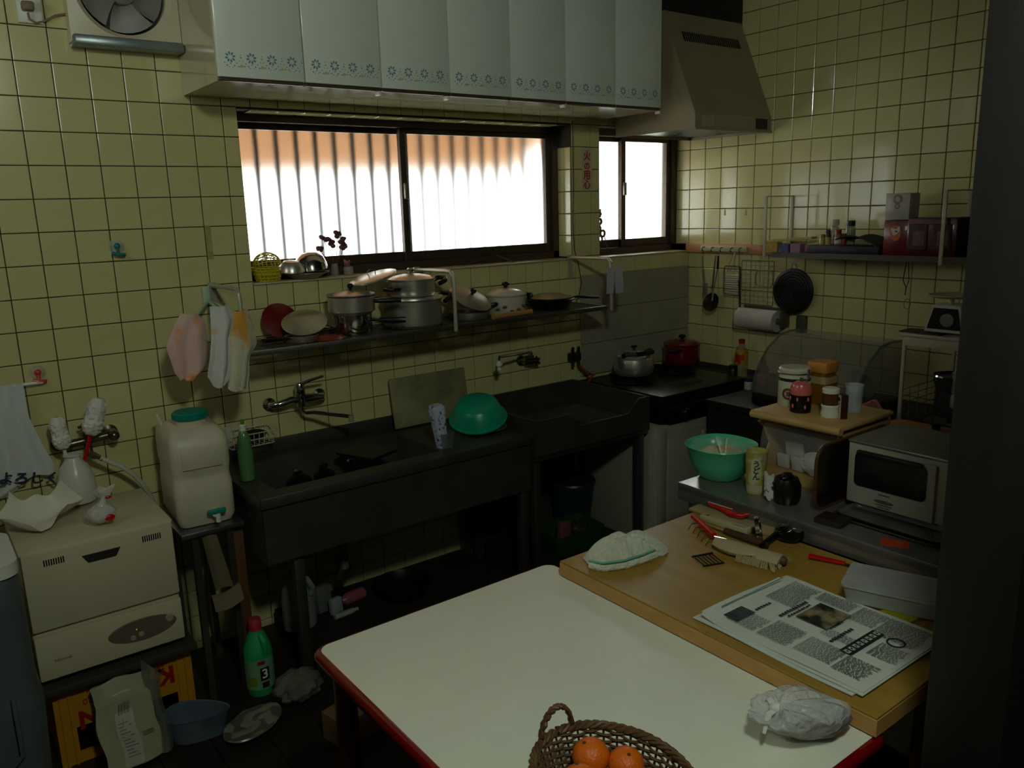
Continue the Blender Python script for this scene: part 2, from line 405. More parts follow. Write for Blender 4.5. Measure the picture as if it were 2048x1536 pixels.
for (d0, d1), lb in zip(((0, 2), (2, 3), (3, 5), (5, 7)), ('white two-door wall cabinet with blue flower border, at the open end beside the extractor fan', 'white single-door wall cabinet with blue flower border between two double units', 'white two-door wall cabinet with flower border above the right half of the wide window', 'white two-door wall cabinet with flower border next to the range hood')):
    x0, x1 = E0+DW*d0, E0+DW*d1
    c = thing('hanging_cabinet', lb, 'cabinet', ((x0+x1)/2, 0, ZC), 0, 'white wall cabinets over the window')
    G().box((0, -.191, .31), (x1-x0-.001, .374, .62)).obj('body', CABB, c)
    for i in range(d0, d1):
        d = link('door', door_me, c, (E0+DW*(i+.5)-(x0+x1)/2, -.3905, .012))
        link('flower_print', fl_me, d); link('dot_print', do_me, d); link('edge_trim', trim_me, d)
    link('catch', clip_me, c, ((x1-x0)/2-.012, -.39, -.008))
# ================================================================ range hood
h = thing('range_hood', 'beige slanted metal range hood over the gas stove', 'range hood', (0, 0, 0))
x0, x1 = -.588, -.003
prof = [(-.003, 2.045), (-.53, 2.045), (-.53, 2.115), (-.325, 2.60), (-.003, 2.60)]
g = G()
A = [g.v((x0, *p)) for p in prof]; B = [g.v((x1, *p)) for p in prof]
g.face(A); g.face(B[::-1])
for i in range(1, 5): j = (i+1) % 5; g.face([A[i], A[j], B[j], B[i]])
HOODM = mat('hood_beige', (.60, .54, .42), .35, var=.06, scale=5)
g.obj('shell', HOODM, h, smooth=0)
G().box(((x0+x1)/2, -.2665, 2.062), (x1-x0-.006, .52, .006)).obj('underside', mat('hood_dark_metal', (.13, .13, .12), .4, .4), h)  # recessed underside panel, a darker metal colour than the shell
g = G(); d = Vector((0, .205, .485)).normalized(); n_ = Vector((0, -.485, .205)).normalized()
for i in range(26):
    c = Vector((-.50+.0167*i, -.53, 2.115))+d*.40+n_*.002
    g.box(c, (.007, .05, .003), rot=Matrix.Rotation(math.atan2(.485, .205), 4, 'X'))
g.obj('vent_slots', BLACKP, h)
g = G(); g.box((-.085, -.532, 2.082), (.09, .004, .05)); g.obj('switch_plate', mat('dark_plate', (.12, .11, .1), .5), h)
G().box((-.50, -.532, 2.08), (.09, .002, .05)).obj('sticker', mat('pale_sticker', (.66, .61, .5), .5), h)
G().box((-.295, -.533, 2.045), (.59, .008, .01), bev=.002).obj('lip', HOODM, h)

# ================================================================ pot shelf on the back wall
SH = 1.222
s = thing('pot_shelf', 'stainless slatted wall shelf holding pots under the window', 'shelf', (0, 0, 0))
g = G(); g.box((-1.83, -.30, SH-.004), (1.78, .012, .02), bev=.002); g.box((-1.83, -.012, SH-.004), (1.78, .012, .02), bev=.002)
for x in (-2.714, -1.83, -.946): g.box((x, -.156, SH-.004), (.012, .28, .018))
g.obj('frame', DULL, s)
sl = G().box((-1.83, 0, SH), (1.76, .018, .005)).mesh('slat', DULL)
for i in range(8): link('slat', sl, s, (0, -.27+.033*i, 0))
for x in (-2.722, -1.823, -.915):
    g = G(); g.tube([(x, -.008, 1.448), (x, -.24, 1.452), (x, -.285, 1.45), (x, -.302, 1.435), (x, -.308, 1.40), (x, -.308, SH-.02)], .0085, 8); g.box((x, -.006, 1.40), (.03, .008, .12))
    g.obj('bracket', mat('bracket_grey', (.70, .68, .60), .35, .4), s)

# ================================================================ sinks
SINKM = mat('sink_steel', (.33, .32, .285), .40, .6, var=.18, scale=7)
def basin(g, x0, x1, y0, y1, z0, z1, r=.03):
    g.poly([(x0+r, y0+r, z0), (x1-r, y0+r, z0), (x1-r, y1-r, z0), (x0+r, y1-r, z0)])
    for a, b in (((x0, y0), (x1, y0)), ((x1, y0), (x1, y1)), ((x1, y1), (x0, y1)), ((x0, y1), (x0, y0))):
        def inn(p): return (min(max(p[0], x0+r), x1-r), min(max(p[1], y0+r), y1-r), z0)
        g.poly([(*a, z1), (*b, z1), inn(b), inn(a)])
k = thing('kitchen_sink', 'long low stainless sink with drainboard and tall front apron', 'sink', (-2.21, -.28, 0))
k.location = (0, 0, 0)
X0, X1, YF, ZR = -2.80, -1.622, -.545, .755
bx = (-2.72, -2.03, -.47, -.12)
g = G(); wall_boxes(g, X0, X1, YF, -.004, [bx], lambda g, a, b, c, d: g.box(((a+b)/2, (c+d)/2, ZR-.004), (b-a, d-c, .008)))
g.box(((X0+X1)/2, YF-.004, ZR-.016), (X1-X0, .012, .040), bev=.004)
g.box((X0-.002, -.275, ZR-.016), (.01, .54, .040), bev=.003)
g.obj('rim', SINKM, k)
g = G(); basin(g, *bx[:2], *bx[2:], .56, ZR-.001); g.obj('basin', SINKM, k, smooth=0)
G().lathe([(0, 0), (.05, 0), (.055, .004), (.06, .004)], (-2.4, -.29, .561), 24).obj('drain', STEEL, k)
G().box(((X0+X1)/2, -.010, .782), (X1-X0, .012, .056), bev=.003).obj('backguard', SINKM, k)
G().box(((X0+X1)/2, YF+.006, .625), (X1-X0-.01, .006, .225)).obj('apron', SINKM, k)
G().box((X0+.008, -.275, .625), (.006, .53, .225)).obj('side_panel', SINKM, k)
lm = G().box((0, 0, .256), (.04, .04, .512), bev=.004).mesh('leg', DULL)
for x, y in ((X0+.13, YF+.05), (X1-.03, YF+.03), (X0+.05, -.05), (X1-.03, -.05)): link('leg', lm, k, (x, y, 0))
g = G(); g.tube([(-2.4, -.29, .56), (-2.4, -.29, .3), (-2.38, -.2, .22), (-2.3, -.1, .2), (-2.3, -.012, .2)], .02); g.obj('drain_pipe', mat('grey_pipe', (.4, .39, .36), .5), k)

k = thing('utility_sink', 'deep stainless utility sink with dipped front, beside the stove', 'sink', (0, 0, 0))
X0, X1, ZR = -1.600, -.905, .812
g = G(); dip = [(X0, .655), (X1, .655), (X1, ZR), (X1-.07, ZR), (X1-.14, ZR-.062), (X0+.24, ZR-.062), (X0+.185, ZR), (X0, ZR)]
M = Matrix(((1, 0, 0, 0), (0, 0, -1, 0), (0, 1, 0, 0), (0, 0, 0, 1)))
g.prism(dip, .012, TR(0, YF, 0) @ M); g.obj('front_panel', SINKM, k, smooth=0)
g = G(); g.box((X0+.006, -.275, .735), (.012, .53, .155)); g.box((X1-.006, -.275, .735), (.012, .53, .155)); g.box(((X0+X1)/2, -.012, .735), (X1-X0, .014, .155))
g.obj('side_walls', SINKM, k, smooth=0)
g = G(); basin(g, X0+.10, X1-.05, -.50, -.08, .62, .70, .02)
wall_boxes(g, X0+.01, X1-.01, YF+.005, -.01, [(X0+.10, X1-.05, -.50, -.08)], lambda g, a, b, c, d: g.box(((a+b)/2, (c+d)/2, .70), (b-a, d-c, .004)))
g.obj('basin', SINKM, k, smooth=0)
g = G(); g.box(((X0+X1)/2, YF+.02, .642), (X1-X0, .04, .028)); g.obj('front_rail', DULL, k)
lm2 = G().box((0, 0, .327), (.036, .036, .654), bev=.004).mesh('leg', DULL)
for x, y in ((X0+.02, YF+.03), (X1-.03, YF+.03), (X0+.02, -.05), (X1-.03, -.05)): link('leg', lm2, k, (x, y, 0))
# wooden post left of the sink
tag(G().box((0, 0, .316), (.04, .04, .632), bev=.004).obj('wooden_post', MIDWOOD, None, (-2.836, -.36, 0)), 'reddish brown wooden post standing at the end of the long sink', 'post')

# ================================================================ gas stove, its cabinet, splash panel
ST = mat('stove_black', (.045, .042, .038), .35, .3, var=.3)
CW = mat('cabinet_offwhite', (.62, .60, .52), .45, var=.05)
c = thing('stove_cabinet', 'off-white low cabinet under the gas stove', 'cabinet', (-.545, -.315, 0))
G().box((0, 0, .33), (.675, .54, .655), bev=.002).obj('body', CW, c)
G().box((-.31, -.277, .33), (.045, .014, .62), bev=.002).obj('stile', CW, c)
for x, w_ in ((-.13, .30), (.18, .30)):
    d = G().box((x, -.281, .32), (w_, .018, .58), bev=.003).obj('door', CW, c)
    G().box((x+.10, -.293, .57), (.012, .012, .05), bev=.003).obj('handle', mat('pale_handle', (.7, .66, .5), .4), d)
s = thing('gas_stove', 'black two-burner gas table stove in the tiled corner', 'stove', (-.545, -.33, .66))
G().box((0, 0, .075), (.63, .53, .13), bev=.012).obj('body', ST, s)
G().box((0, 0, .143), (.64, .545, .012), bev=.005).obj('top_plate', ST, s)
G().box((0, -.283, .06), (.6, .04, .075), bev=.01).obj('front_panel', ST, s)
for x in (-.2, .2):
    kn = G().lathe([(.024, 0), (.022, .02), (.018, .024), (0, .024)], (x, -.303, .06), 20, RX(90)).obj('knob', BLACKP, s)
    G().box((x, -.33, .06), (.006, .008, .034)).obj('knob_grip', BLACKP, kn)
for x, y in ((-.15, .10), (.19, .12)):
    G().lathe([(.05, 0), (.05, .012), (.035, .018), (.0, .018)], (x, y, .149), 24).obj('burner', mat('burner_cast', (.1, .09, .08), .6, .5), s)
    g = G(); g.tube([(x+.115*math.cos(a), y+.115*math.sin(a), .153) for a in [2*PI*i/24 for i in range(24)]], .006, 6, True)
    for q in range(6):
        a = q*PI/3; g.box((x+.08*math.cos(a), y+.08*math.sin(a), .168), (.08, .006, .026), rot=a)
    g.obj('pan_support', ST, s)
g = G()
for i in range(5): g.box((0, -.16+.016*i, .152), (.2, .006, .006))
g.obj('grill_vent', DULL, s)
sp = thing('splash_panel', 'grey folded metal splash guard fixed to the tiles behind the stove', 'splash guard', (0, 0, 0))
PAN = mat('splash_metal', (.62, .59, .52), .55, .15, var=.12, scale=4)
for z0, z1, y in ((1.17, 1.352, -.007), (.99, 1.168, -.010), (.82, .988, -.013)):
    G().box((-.43, y, (z0+z1)/2), (.84, .004, z1-z0), bev=.001, seg=1).obj('panel', PAN, sp)

# ================================================================ tables
t = thing('white_table', 'white laminate table with glossy red rounded edge and red legs', 'table', (-2.655, -1.975, 0))
def rrect(hx, hy, r, n=6):
    pts = []
    for cx, cy, a0 in ((hx-r, hy-r, 0), (-hx+r, hy-r, 90), (-hx+r, -hy+r, 180), (hx-r, -hy+r, 270)):
        for i in range(n+1): a = R(a0+90*i/n); pts.append((cx+r*math.cos(a), cy+r*math.sin(a)))
    return pts
g = G(); g.prism(rrect(.358, .497, .03), .028, z0=.672)
g.obj('tabletop', mat('white_laminate', (.88, .88, .80), .33, var=.02), t)
REDG = mat('red_gloss', (.46, .015, .035), .12, var=.05, coat=.8)
g = G(); per = rrect(.366, .505, .036, 8); rings = []
for a in [R(x) for x in range(90, -91, -18)]:
    rings.append([g.v((x*(1+(.013*math.cos(a)-.006)/max(abs(x), .3)), y*(1+(.013*math.cos(a)-.006)/max(abs(y), .3)), .684+.0155*math.sin(a))) for x, y in per])
n = len(per)
inner_t = [g.v((x*.975, y*.98, .6995)) for x, y in per]; inner_b = [g.v((x*.975, y*.98, .6685)) for x, y in per]
rings = [inner_t]+rings+[inner_b]
for a, b in zip(rings, rings[1:]):
    for i in range(n): g.face([a[i], a[(i+1) % n], b[(i+1) % n], b[i]])
g.obj('edge_band', REDG, t, smooth=50)
REDD = mat('red_frame', (.22, .015, .02), .3, var=.1, coat=.3)
for sx, sy in ((-1, -1), (-1, 1), (1, -1), (1, 1)):
    G().box((sx*.315, sy*.455, .335), (.045, .045, .67), bev=.008).obj('leg', REDD, t)
g = G()
for sy in (-1, 1): g.box((0, sy*.455, .635), (.6, .02, .065))
for sx in (-1, 1): g.box((sx*.318, 0, .635), (.02, .88, .065))
g.obj('apron', REDD, t)
t = thing('wooden_table', 'wood-topped table overlapping the white table with clutter on it', 'table', (-2.027, -2.02, 0))
TOPW = mat('worn_veneer', (.60, .47, .19), .42, spec=.3, var=.13, scale=3, stretch=(10, 1.2, 4))
TOPE = mat('pale_veneer_edge', (.74, .56, .31), .45, var=.12, scale=5, stretch=(3, 3, 12))
G().box((0, 0, .742), (.602, .918, .006), bev=.001, seg=1).obj('top_veneer', TOPW, t)
G().box((0, 0, .7215), (.604, .92, .036), bev=.001, seg=1).obj('edge_band', TOPE, t)
for sx, sy in ((.02, -1), (.02, 1), (1, -1), (1, 1)):
    G().box((sx*.26, sy*.42, .352), (.05, .05, .7), bev=.004).obj('leg', MIDWOOD, t)
t = thing('steel_worktable', 'stainless steel worktable behind the wooden table', 'table', (-1.415, -1.99, 0))
STT = mat('worktable_steel', (.54, .53, .50), .28, .65, var=.1, scale=5)
g = G(); g.box((0, 0, .785), (.59, 1.10, .03), bev=.004); g.obj('top', STT, t)
G().box((-.291, 0, .768), (.008, 1.098, .055), bev=.003).obj('front_lip', STT, t)
for sx, sy in ((-1, -1), (-1, 1), (1, -1), (1, 1)): G().box((sx*.26, sy*.5, .385), (.035, .035, .77), bev=.004).obj('leg', DULL, t)
G().box((0, 0, .2), (.5, .98, .015)).obj('undershelf', DULL, t)
c = thing('side_counter', 'dark wooden counter along the right tiled wall', 'counter', (-.335, -1.285, 0))
G().box((0, 0, .765), (.65, 1.19, .03), bev=.004).obj('top', DARKWOOD, c)
G().box((.228, .885, .765), (.19, .57, .03), bev=.004).obj('narrow_top', DARKWOOD, c)
for sx, sy in ((-1, -1), (-1, 1), (1, -1), (1, 1)): G().box((sx*.28, sy*.57, .375), (.05, .05, .75)).obj('leg', DARKWOOD, c)
G().box((-.29, 0, .68), (.02, 1.1, .14)).obj('apron', DARKWOOD, c)
# ================================================================ left side: fan, socket, hooks, towels
f = thing('extractor_fan', 'square white extractor fan with grey blades high on the tiled wall', 'fan', (0, 0, 0))
xa, xb = PY(142, 75, -.05).x, PY(362, 80, -.05).x; zb = PY(250, 92, -.05).z; cx = (xa+xb)/2; wd = xb-xa; cz = zb+wd/2
g = G(); n = 40; ro = wd*.44
sq = [(wd/2*max(-1, min(1, 1.4142*math.cos(2*PI*i/n))), wd/2*max(-1, min(1, 1.4142*math.sin(2*PI*i/n)))) for i in range(n)]
o1 = [g.v((cx+x, -.003, cz+y)) for x, y in sq]; o2 = [g.v((cx+x, -.055, cz+y)) for x, y in sq]
i1 = [g.v((cx+ro*math.cos(2*PI*i/n), -.06, cz+ro*math.sin(2*PI*i/n))) for i in range(n)]; i2 = [g.v((cx+ro*.9*math.cos(2*PI*i/n), -.045, cz+ro*.9*math.sin(2*PI*i/n))) for i in range(n)]; i3 = [g.v((cx+ro*.9*math.cos(2*PI*i/n), -.006, cz+ro*.9*math.sin(2*PI*i/n))) for i in range(n)]
for a, b in ((o1, o2), (o2, i1), (i1, i2), (i2, i3)):
    for i in range(n): g.face([a[i], a[(i+1) % n], b[(i+1) % n], b[i]])
g.obj('housing', CREAM, f)
G().cyl((cx, -.005, cz), (cx, -.002, cz), ro*.92, n=32).obj('back_plate', BLACKP, f)
FB = mat('fan_blade_grey', (.47, .46, .41), .4, var=.06)
for k in range(5):
    a0 = 2*PI*k/5-.95
    g = G(); g.grid(lambda u, v: (cx+(.03+(ro*.84-.03)*u)*math.cos(a0+(.05+1.18*v)*(1-.05*u)+.22*u), -.018-.022*v, cz+(.03+(ro*.84-.03)*u)*math.sin(a0+(.05+1.18*v)*(1-.05*u)+.22*u)), 8, 6, th=.002)
    g.obj('blade', FB, f)
G().lathe([(.045, 0), (.042, .02), (.02, .028), (0, .028)], (cx, -.025, cz), 24, RX(90)).obj('hub', FB, f)
G().box((cx, -.045, zb+.004), (wd-.004, .085, .032), bev=.006).obj('bottom_tray', mat('blue_grey_metal', (.52, .55, .55), .3, .5), f)
s = thing('power_socket', 'white wall socket with plug at the top of the tiled wall', 'socket', (0, 0, 0))
p0 = PY(36, 45, -.004); p1 = PY(80, 5, -.004); zc = p0.z+.06
G().box(((p0.x+p1.x)/2, -.007, zc), (p1.x-p0.x, .014, .12), bev=.003).obj('plate', WHITEP, s)
pp = PY(55, 12, -.025)
pl = G().box((pp.x, -.025, pp.z), (.036, .03, .028), bev=.006).obj('plug', mat('beige_plug', (.5, .42, .3), .5), s)
q = [PY(u, v, y) for u, v, y in ((56, 25, -.025), (59, 38, -.02), (72, 46, -.015), (90, 42, -.012), (110, 31, -.012), (136, 27, -.012))]
G().tube(q, .0035, 8).obj('cord', mat('beige_cord', (.55, .44, .34), .5), pl)

def hook(u, v, lab, m, name='suction_hook'):
    p = PY(u, v, -.002); h = thing(name, lab, 'hook', (p.x, 0, p.z))
    G().lathe([(.026, 0), (.024, .003), (.012, .008), (0, .009)], (0, -.0005, .012), 24, RX(90)).obj('cup', film('clear_cup', (.75, .78, .70), .2, .35), h)
    G().ball((0, -.012, .014), .011).obj('knob', m, h)
    g = G(); g.tube([(0, -.014, .01), (0, -.02, -.006), (-.004, -.022, -.012)], .005); g.tube([(-.02, -.02, -.01), (-.006, -.024, -.016), (.008, -.024, -.016), (.02, -.018, -.018)], .0065)
    g.obj('hook_arm', m, h); return h
hook(234, 500, 'small teal suction hook stuck on the bare tiles', mat('teal_plastic', (.16, .42, .44), .35))
h = hook(76, 752, 'pink suction hook holding a towel rod', mat('pink_red_plastic', (.80, .25, .24), .35), 'towel_hook')
G().cyl((.01, -.024, -.019), (-.27, -.024, -.022), .006, n=10).obj('rod', WHITEP, h)
G().lathe([(.026, 0), (.024, .003), (.010, .009), (.008, .03), (0, .03)], (-.265, -.0005, -.022), 20, RX(90)).obj('end_bracket', MATS['pink_red_plastic'], h)
p = PY(418, 485, 0)
tag(G().box((p.x, -.0012, p.z), (.022, .001, .125)).obj('tape_residue', mat('old_tape', (.62, .60, .36), .6, var=.25, scale=30)), 'yellowed strip of old tape on a tile left of the window', 'tape')

TERRY = lambda nm, c, c2=None, th=None: mat(nm, c, .95, var=.06, scale=7, bump=.6, bscale=260, sheen=.4, col2=c2, thresh=th)
def cloth(g, pts, fold, nfold, ph=0, y0=-.03, th=.004, nu=28, nv=26, bulge=0):
    """pts: list of rows (z, xl, xr) down the cloth"""
    def fn(u, v):
        t = v*(len(pts)-1); i = min(int(t), len(pts)-2); k = t-i
        z, a, b = [pts[i][j]*(1-k)+pts[i+1][j]*k for j in range(3)]
        a2 = min(1, .25+v*1.3)
        return (a+(b-a)*u, y0-fold*a2*(.5+.5*math.sin(u*nfold*2*PI+ph+1.3*v))-bulge*math.sin(PI*u), z+.006*math.sin(u*9+ph)*v)
    g.grid(fn, nu, nv, th); return g
def rows(pix, y):
    out = []
    for (ul, ur, v) in pix:
        a, b = PY(ul, v, y), PY(ur, v, y); out.append(((a.z+b.z)/2, a.x, b.x))
    return out
g = G(); cloth(g, rows([(-60, 48, 775), (-60, 58, 840), (-60, 85, 900), (-60, 108, 940), (-60, 112, 965)], -.05), .02, 3.2, .6, -.025)
tw = tag(g.obj('hanging_towel', TERRY('white_towel', (.86, .86, .84))), 'long white towel with dark blue lettering hanging beside the dishwasher', 'towel')
for (u, v, z_) in ((-20, 905, .9),): pass
p = PY(72, 955, -.056)
text('よろしく', .045, mat('navy_print', (.12, .15, .25), .7), tw, (p.x-.02, -.058, p.z), (PI/2, R(12), 0), 'lettering', .0015)
g = G(); cloth(g, rows([(-60, 30, 930), (-60, 45, 985), (-60, 20, 1005)], -.05), .02, 2.4, 1.6, -.012)
g.obj('back_layer', MATS['white_towel'], tw)

# towel hanger with three small towels
hg = thing('towel_hanger', 'small pale green towel hanger on the wall left of the pot shelf', 'hanger', (0, 0, 0))
p = PY(432, 590, -.02)+Vector((-.03, 0, 0)); GRN = mat('pale_green_plastic', (.66, .76, .62), .4)
G().box((p.x-.005, -.012, p.z+.0), (.028, .02, .07), bev=.005).obj('mount', GRN, hg)
arms = [PY(386, 640, -.25), PY(440, 622, -.335), PY(480, 630, -.34)]
for q in arms: G().cyl((p.x, -.02, p.z-.02), q, .006, n=8).obj('arm', GRN, hg)
def small_towel(pix, yy, m, lab, ph, nf=2.2, fold=.025, bul=.03):
    g = G(); cloth(g, rows(pix, yy), fold, nf, ph, yy+.02, .005, bulge=bul)
    return tag(g.obj('hand_towel', m), lab, 'towel', 'towels on the wall hanger')
ORP = TERRY('pink_orange_towel', (.88, .72, .66), (.90, .56, .25), (.5, .58))
small_towel([(366, 392, 628), (352, 412, 650), (334, 416, 690), (342, 420, 715), (350, 416, 740), (362, 384, 758)], -.26, ORP, 'pink and orange hand towel on the wall hanger', 0, 1.6)
small_towel([(424, 456, 612), (424, 470, 640), (424, 460, 680), (418, 464, 720), (414, 462, 752), (424, 446, 770)], -.385, TERRY('white_hand_towel', (.84, .83, .78), (.86, .66, .32), (.62, .68)), 'white hand towel with a yellow-orange top on the wall hanger', 1.2, 1.8)
small_towel([(456, 496, 622), (452, 508, 650), (454, 516, 690), (462, 500, 715), (458, 500, 750), (458, 496, 778)], -.335, TERRY('yellow_towel', (.85, .83, .68), (.90, .64, .25), (.53, .6)), 'pale yellow and orange hand towel nearest the pot shelf', 2.2, 1.4)

# ================================================================ dishwasher on crate
DWX0, DWX1, DY, DZ0, DZ1 = -3.51, -3.078, -.50, .312, .745
d = thing('dishwasher', 'cream countertop dishwasher with oval control panel', 'dishwasher', ((DWX0+DWX1)/2, 0, DZ0))
hw = (DWX1-DWX0)/2; hh = DZ1-DZ0
DWM = mat('dishwasher_cream', (.78, .735, .60), .38, var=.02)
G().box((0, -.295, hh/2+.006), (2*hw, .38, hh-.02), bev=.012).obj('body', DWM, d)
G().box((0, -.492, .30+.004), (2*hw-.004, .02, .252), bev=.006).obj('door', DWM, d)
cp = G().box((0, -.492, .088), (2*hw-.004, .02, .145), bev=.006).obj('control_fascia', DWM, d)
G().box((0, -.295, hh-.004), (2*hw+.004, .40, .012), bev=.005).obj('lid_edge', DWM, d)
g = G(); g.lathe([(0, 0), (.105, 0), (.100, .004), (0, .004)], (.088, -.5015, .092), 36, RX(90), sy=.36); 
ov = g.obj('control_oval', mat('grey_brown_panel', (.40, .36, .30), .35), cp)
for x, z, r_ in ((.17, .105, .013), (.055, .072, .009), (.08, .078, .009)):
    G().lathe([(r_, 0), (r_*.85, .005), (0, .005)], (x, -.5055, z), 16, RX(90)).obj('button', mat('grey_button', (.62, .58, .5), .4), cp)
G().ball((.068, -.506, .098), .0022).obj('indicator_light', mat('green_led', (.7, .8, .1), .4, emit=((.7, .9, .1), .6)), cp)
text('National', .014, mat('grey_print', (.25, .24, .22), .5), cp, (-.145, -.5027, .075), (PI/2, 0, 0))
# handle recess and vent grilles on the door top strip
G().prism([(-.055, .012), (.055, .012), (.04, -.014), (-.04, -.014)], .003, TR(.0, -.5015, .375) @ M).obj('handle_recess', mat('recess_dark', (.16, .15, .13), .5), d)
for x in (-.13, .148):
    g = G()
    for i in range(9): g.box((x-.026+.0065*i, -.5025, .392), (.0035, .002, .020))
    g.obj('vent_grille', BLACKP, d)
for x in (-.17, .17): G().lathe([(.012, 0), (.012, .022)], (x, -.45, -.008), 12).obj('foot', mat('foot_grey', (.5, .48, .44), .5), d)
for x in (-.17, .17): G().lathe([(.012, 0), (.012, .022)], (x, -.15, -.008), 12).obj('foot', MATS['foot_grey'], d)
tag(G().box((-3.285, -.29, .291), (.47, .46, .022), bev=.003).obj('support_board', mat('grey_board', (.20, .19, .16), .6)), 'thin dark board between dishwasher and yellow crate', 'board')
# crate (upside down), open windows in the sides
c = thing('beer_crate', 'upturned yellow plastic bottle crate under the dishwasher', 'crate', (-3.275, -.29, 0))
YCR = mat('crate_yellow', (.72, .50, .08), .45, var=.06)
g = G(); W_, D_, H_ = .42, .36, .279
wall_boxes(g, -W_/2, W_/2, 0, H_, [(-.155, .155, .035, .125)], lambda g, a, b, c_, d_: g.box(((a+b)/2, -D_/2+.006, (c_+d_)/2), (b-a, .012, d_-c_)))
wall_boxes(g, -D_/2+.012, D_/2, 0, H_, [(-.12, .12, .035, .125)], lambda g, a, b, c_, d_: g.box((W_/2-.006, (a+b)/2, (c_+d_)/2), (.012, b-a, d_-c_)))
g.box((-W_/2+.006, .006, H_/2), (.012, D_-.012, H_)); g.box((0, D_/2-.006, H_/2), (W_-.024, .012, H_))
g.box((0, 0, H_-.006), (W_-.024, D_-.024, .010))
g.obj('shell', YCR, c, smooth=0)
g = G()
for x in (-.19, -.165, .165, .19): G().box((x, -D_/2-.003, H_/2), (.008, .006, H_)).obj('rib', YCR, c)
CRED = mat('crate_red_print', (.58, .07, .04), .5)
text('キリンビール', .040, CRED, c, (0.005, -.1815, .235), (PI/2, PI, 0), 'lettering', .001)
text('K', .085, CRED, c, (.125, -.1815, .200), (PI/2, PI, 0), 'lettering', .003)
text('×20', .03, CRED, c, (-.105, -.1815, .205), (PI/2, PI, 0), 'lettering')
text('N', .085, CRED, c, (-.115, -.1815, .148), (PI/2, PI, 0), 'lettering', .003)
text('IRI', .085, CRED, c, (.0, -.1815, .165), (PI/2, PI, 0), 'lettering', .003)

# on the dishwasher: bottle vase with brushes, torn carton, bag
ZT = DZ1+.0105
def zt(u, v): return PZ(u, v, ZT)
p = zt(160, 1003); r_ = 34*sc(p)*1.02
v_ = thing('white_bottle_vase', 'white plastic bottle holding two washing brushes on the dishwasher', 'bottle', (p.x, p.y+r_*.3, ZT))
G().lathe([(0, 0), (r_*.95, 0), (r_, .01), (r_*1.02, .05), (r_*.98, .08), (r_*.72, .125), (r_*.44, .148), (r_*.40, .158), (r_*.50, .163), (r_*.48, .168), (r_*.36, .166), (r_*.34, .13), (r_*.3, .05), (0, .05)], n=32, caps=False).obj('body', mat('milky_plastic', (.80, .79, .74), .28, var=.03, sss=.1), v_)
def bottle_brush(base, tip, hm, label, hl=.6, br=.03, name='dish_brush'):
    base, tip = Vector(base), Vector(tip); dv = tip-base; L_ = dv.length; q = dv.normalized()
    b = thing(name, label, 'brush', base, 0)
    G().cyl((0, 0, 0), dv*.97, .006, n=10).obj('handle', hm, b)
    rn_ = random.Random(3); sd = q.orthogonal().normalized(); sd2 = q.cross(sd); g = G()
    V = []
    for i in range(27):
        t = i/26; c0 = q*(L_*(hl+(1-hl+.02)*t)); base = br*max(.05, math.sin(PI*min(.97, .10+.86*t))**.45)*(.92+.10*math.sin(t*9))
        V.append([g.v(c0+(sd*math.cos(2*PI*k/40)+sd2*math.sin(2*PI*k/40))*base*(1+rn_.uniform(-.16, .10))+q*rn_.uniform(-.003, .003)) for k in range(40)])
    for i in range(26):
        for k in range(40): g.face([V[i][k], V[i][(k+1) % 40], V[i+1][(k+1) % 40], V[i+1][k]])
    g.face(V[0][::-1]); g.face(V[-1])
    g.obj('bristles', mat('white_bristle', (.90, .88, .83), .8, bump=.4, bscale=260), b, smooth=75)
    return b
bz = v_.location+Vector((0, 0, .055))
bottle_brush(bz+Vector((.006, 0, 0)), PY(197, 800, v_.location.y-.01), RED, 'white washing brush with a red handle in the white bottle', .60, .036)
bottle_brush(bz+Vector((-.008, .008, 0)), PY(112, 838, v_.location.y+.03), WHITEP, 'white washing brush leaning left in the white bottle', .56, .031)
# torn open carton
pc = zt(85, 1045)
def carton(u, v):
    a = u*2-1; b = v*2-1
    x = pc.x+.105*a*(1-.15*b*b)+.02*math.sin(3*b+a); y = pc.y+.085*b*(1-.2*a*a)+.012*math.sin(4*a)
    z = ZT+.006+.045*abs(a)**2.2+.055*max(0, b)**2+.012*math.sin(5*a+2*b)*b*b+.018*max(0, -b)*max(0, a)
    return (x, y, max(z, ZT+.004))
g = G(); g.grid(carton, 22, 18, .0022)
tag(g.obj('torn_carton', mat('carton_white', (.88, .86, .78), .55, var=.03), smooth=60), 'torn open white milk carton lying on the dishwasher', 'carton')
p = zt(205, 1045)
b = thing('plastic_bag', 'small knotted clear bag with red print on the dishwasher', 'bag', (p.x, p.y, ZT))
FILM = film('bag_film', (.90, .88, .86), .12, .55); rnd = random.Random(5)
g = G()
def blob(c, rx, ry, rz, fold, seed, n=40, m=24, knot=None):
    rn = random.Random(seed); ph = [rn.random()*6.28 for _ in range(6)]
    def fn(u, v):
        th_ = u*2*PI; ps = (v-.5)*PI
        rr = 1+fold*(math.sin(7*th_+ph[0])*math.cos(2*ps+ph[1])+.7*math.sin(11*th_+5*ps+ph[2])+.5*math.sin(4*th_-7*ps+ph[3]))
        return (c[0]+rx*rr*math.cos(ps)*math.cos(th_), c[1]+ry*rr*math.cos(ps)*math.sin(th_), c[2]+rz*max(-1, (1+fold*.6*math.sin(5*th_+ph[4]))*math.sin(ps)))
    return fn
g.grid(blob((0, 0, .031), .043, .036, .031, .07, 2), 36, 18)
g.tube([(.004, 0, .055), (.012, 0, .072), (.018, .002, .082)], [.018, .010, .013], 10)
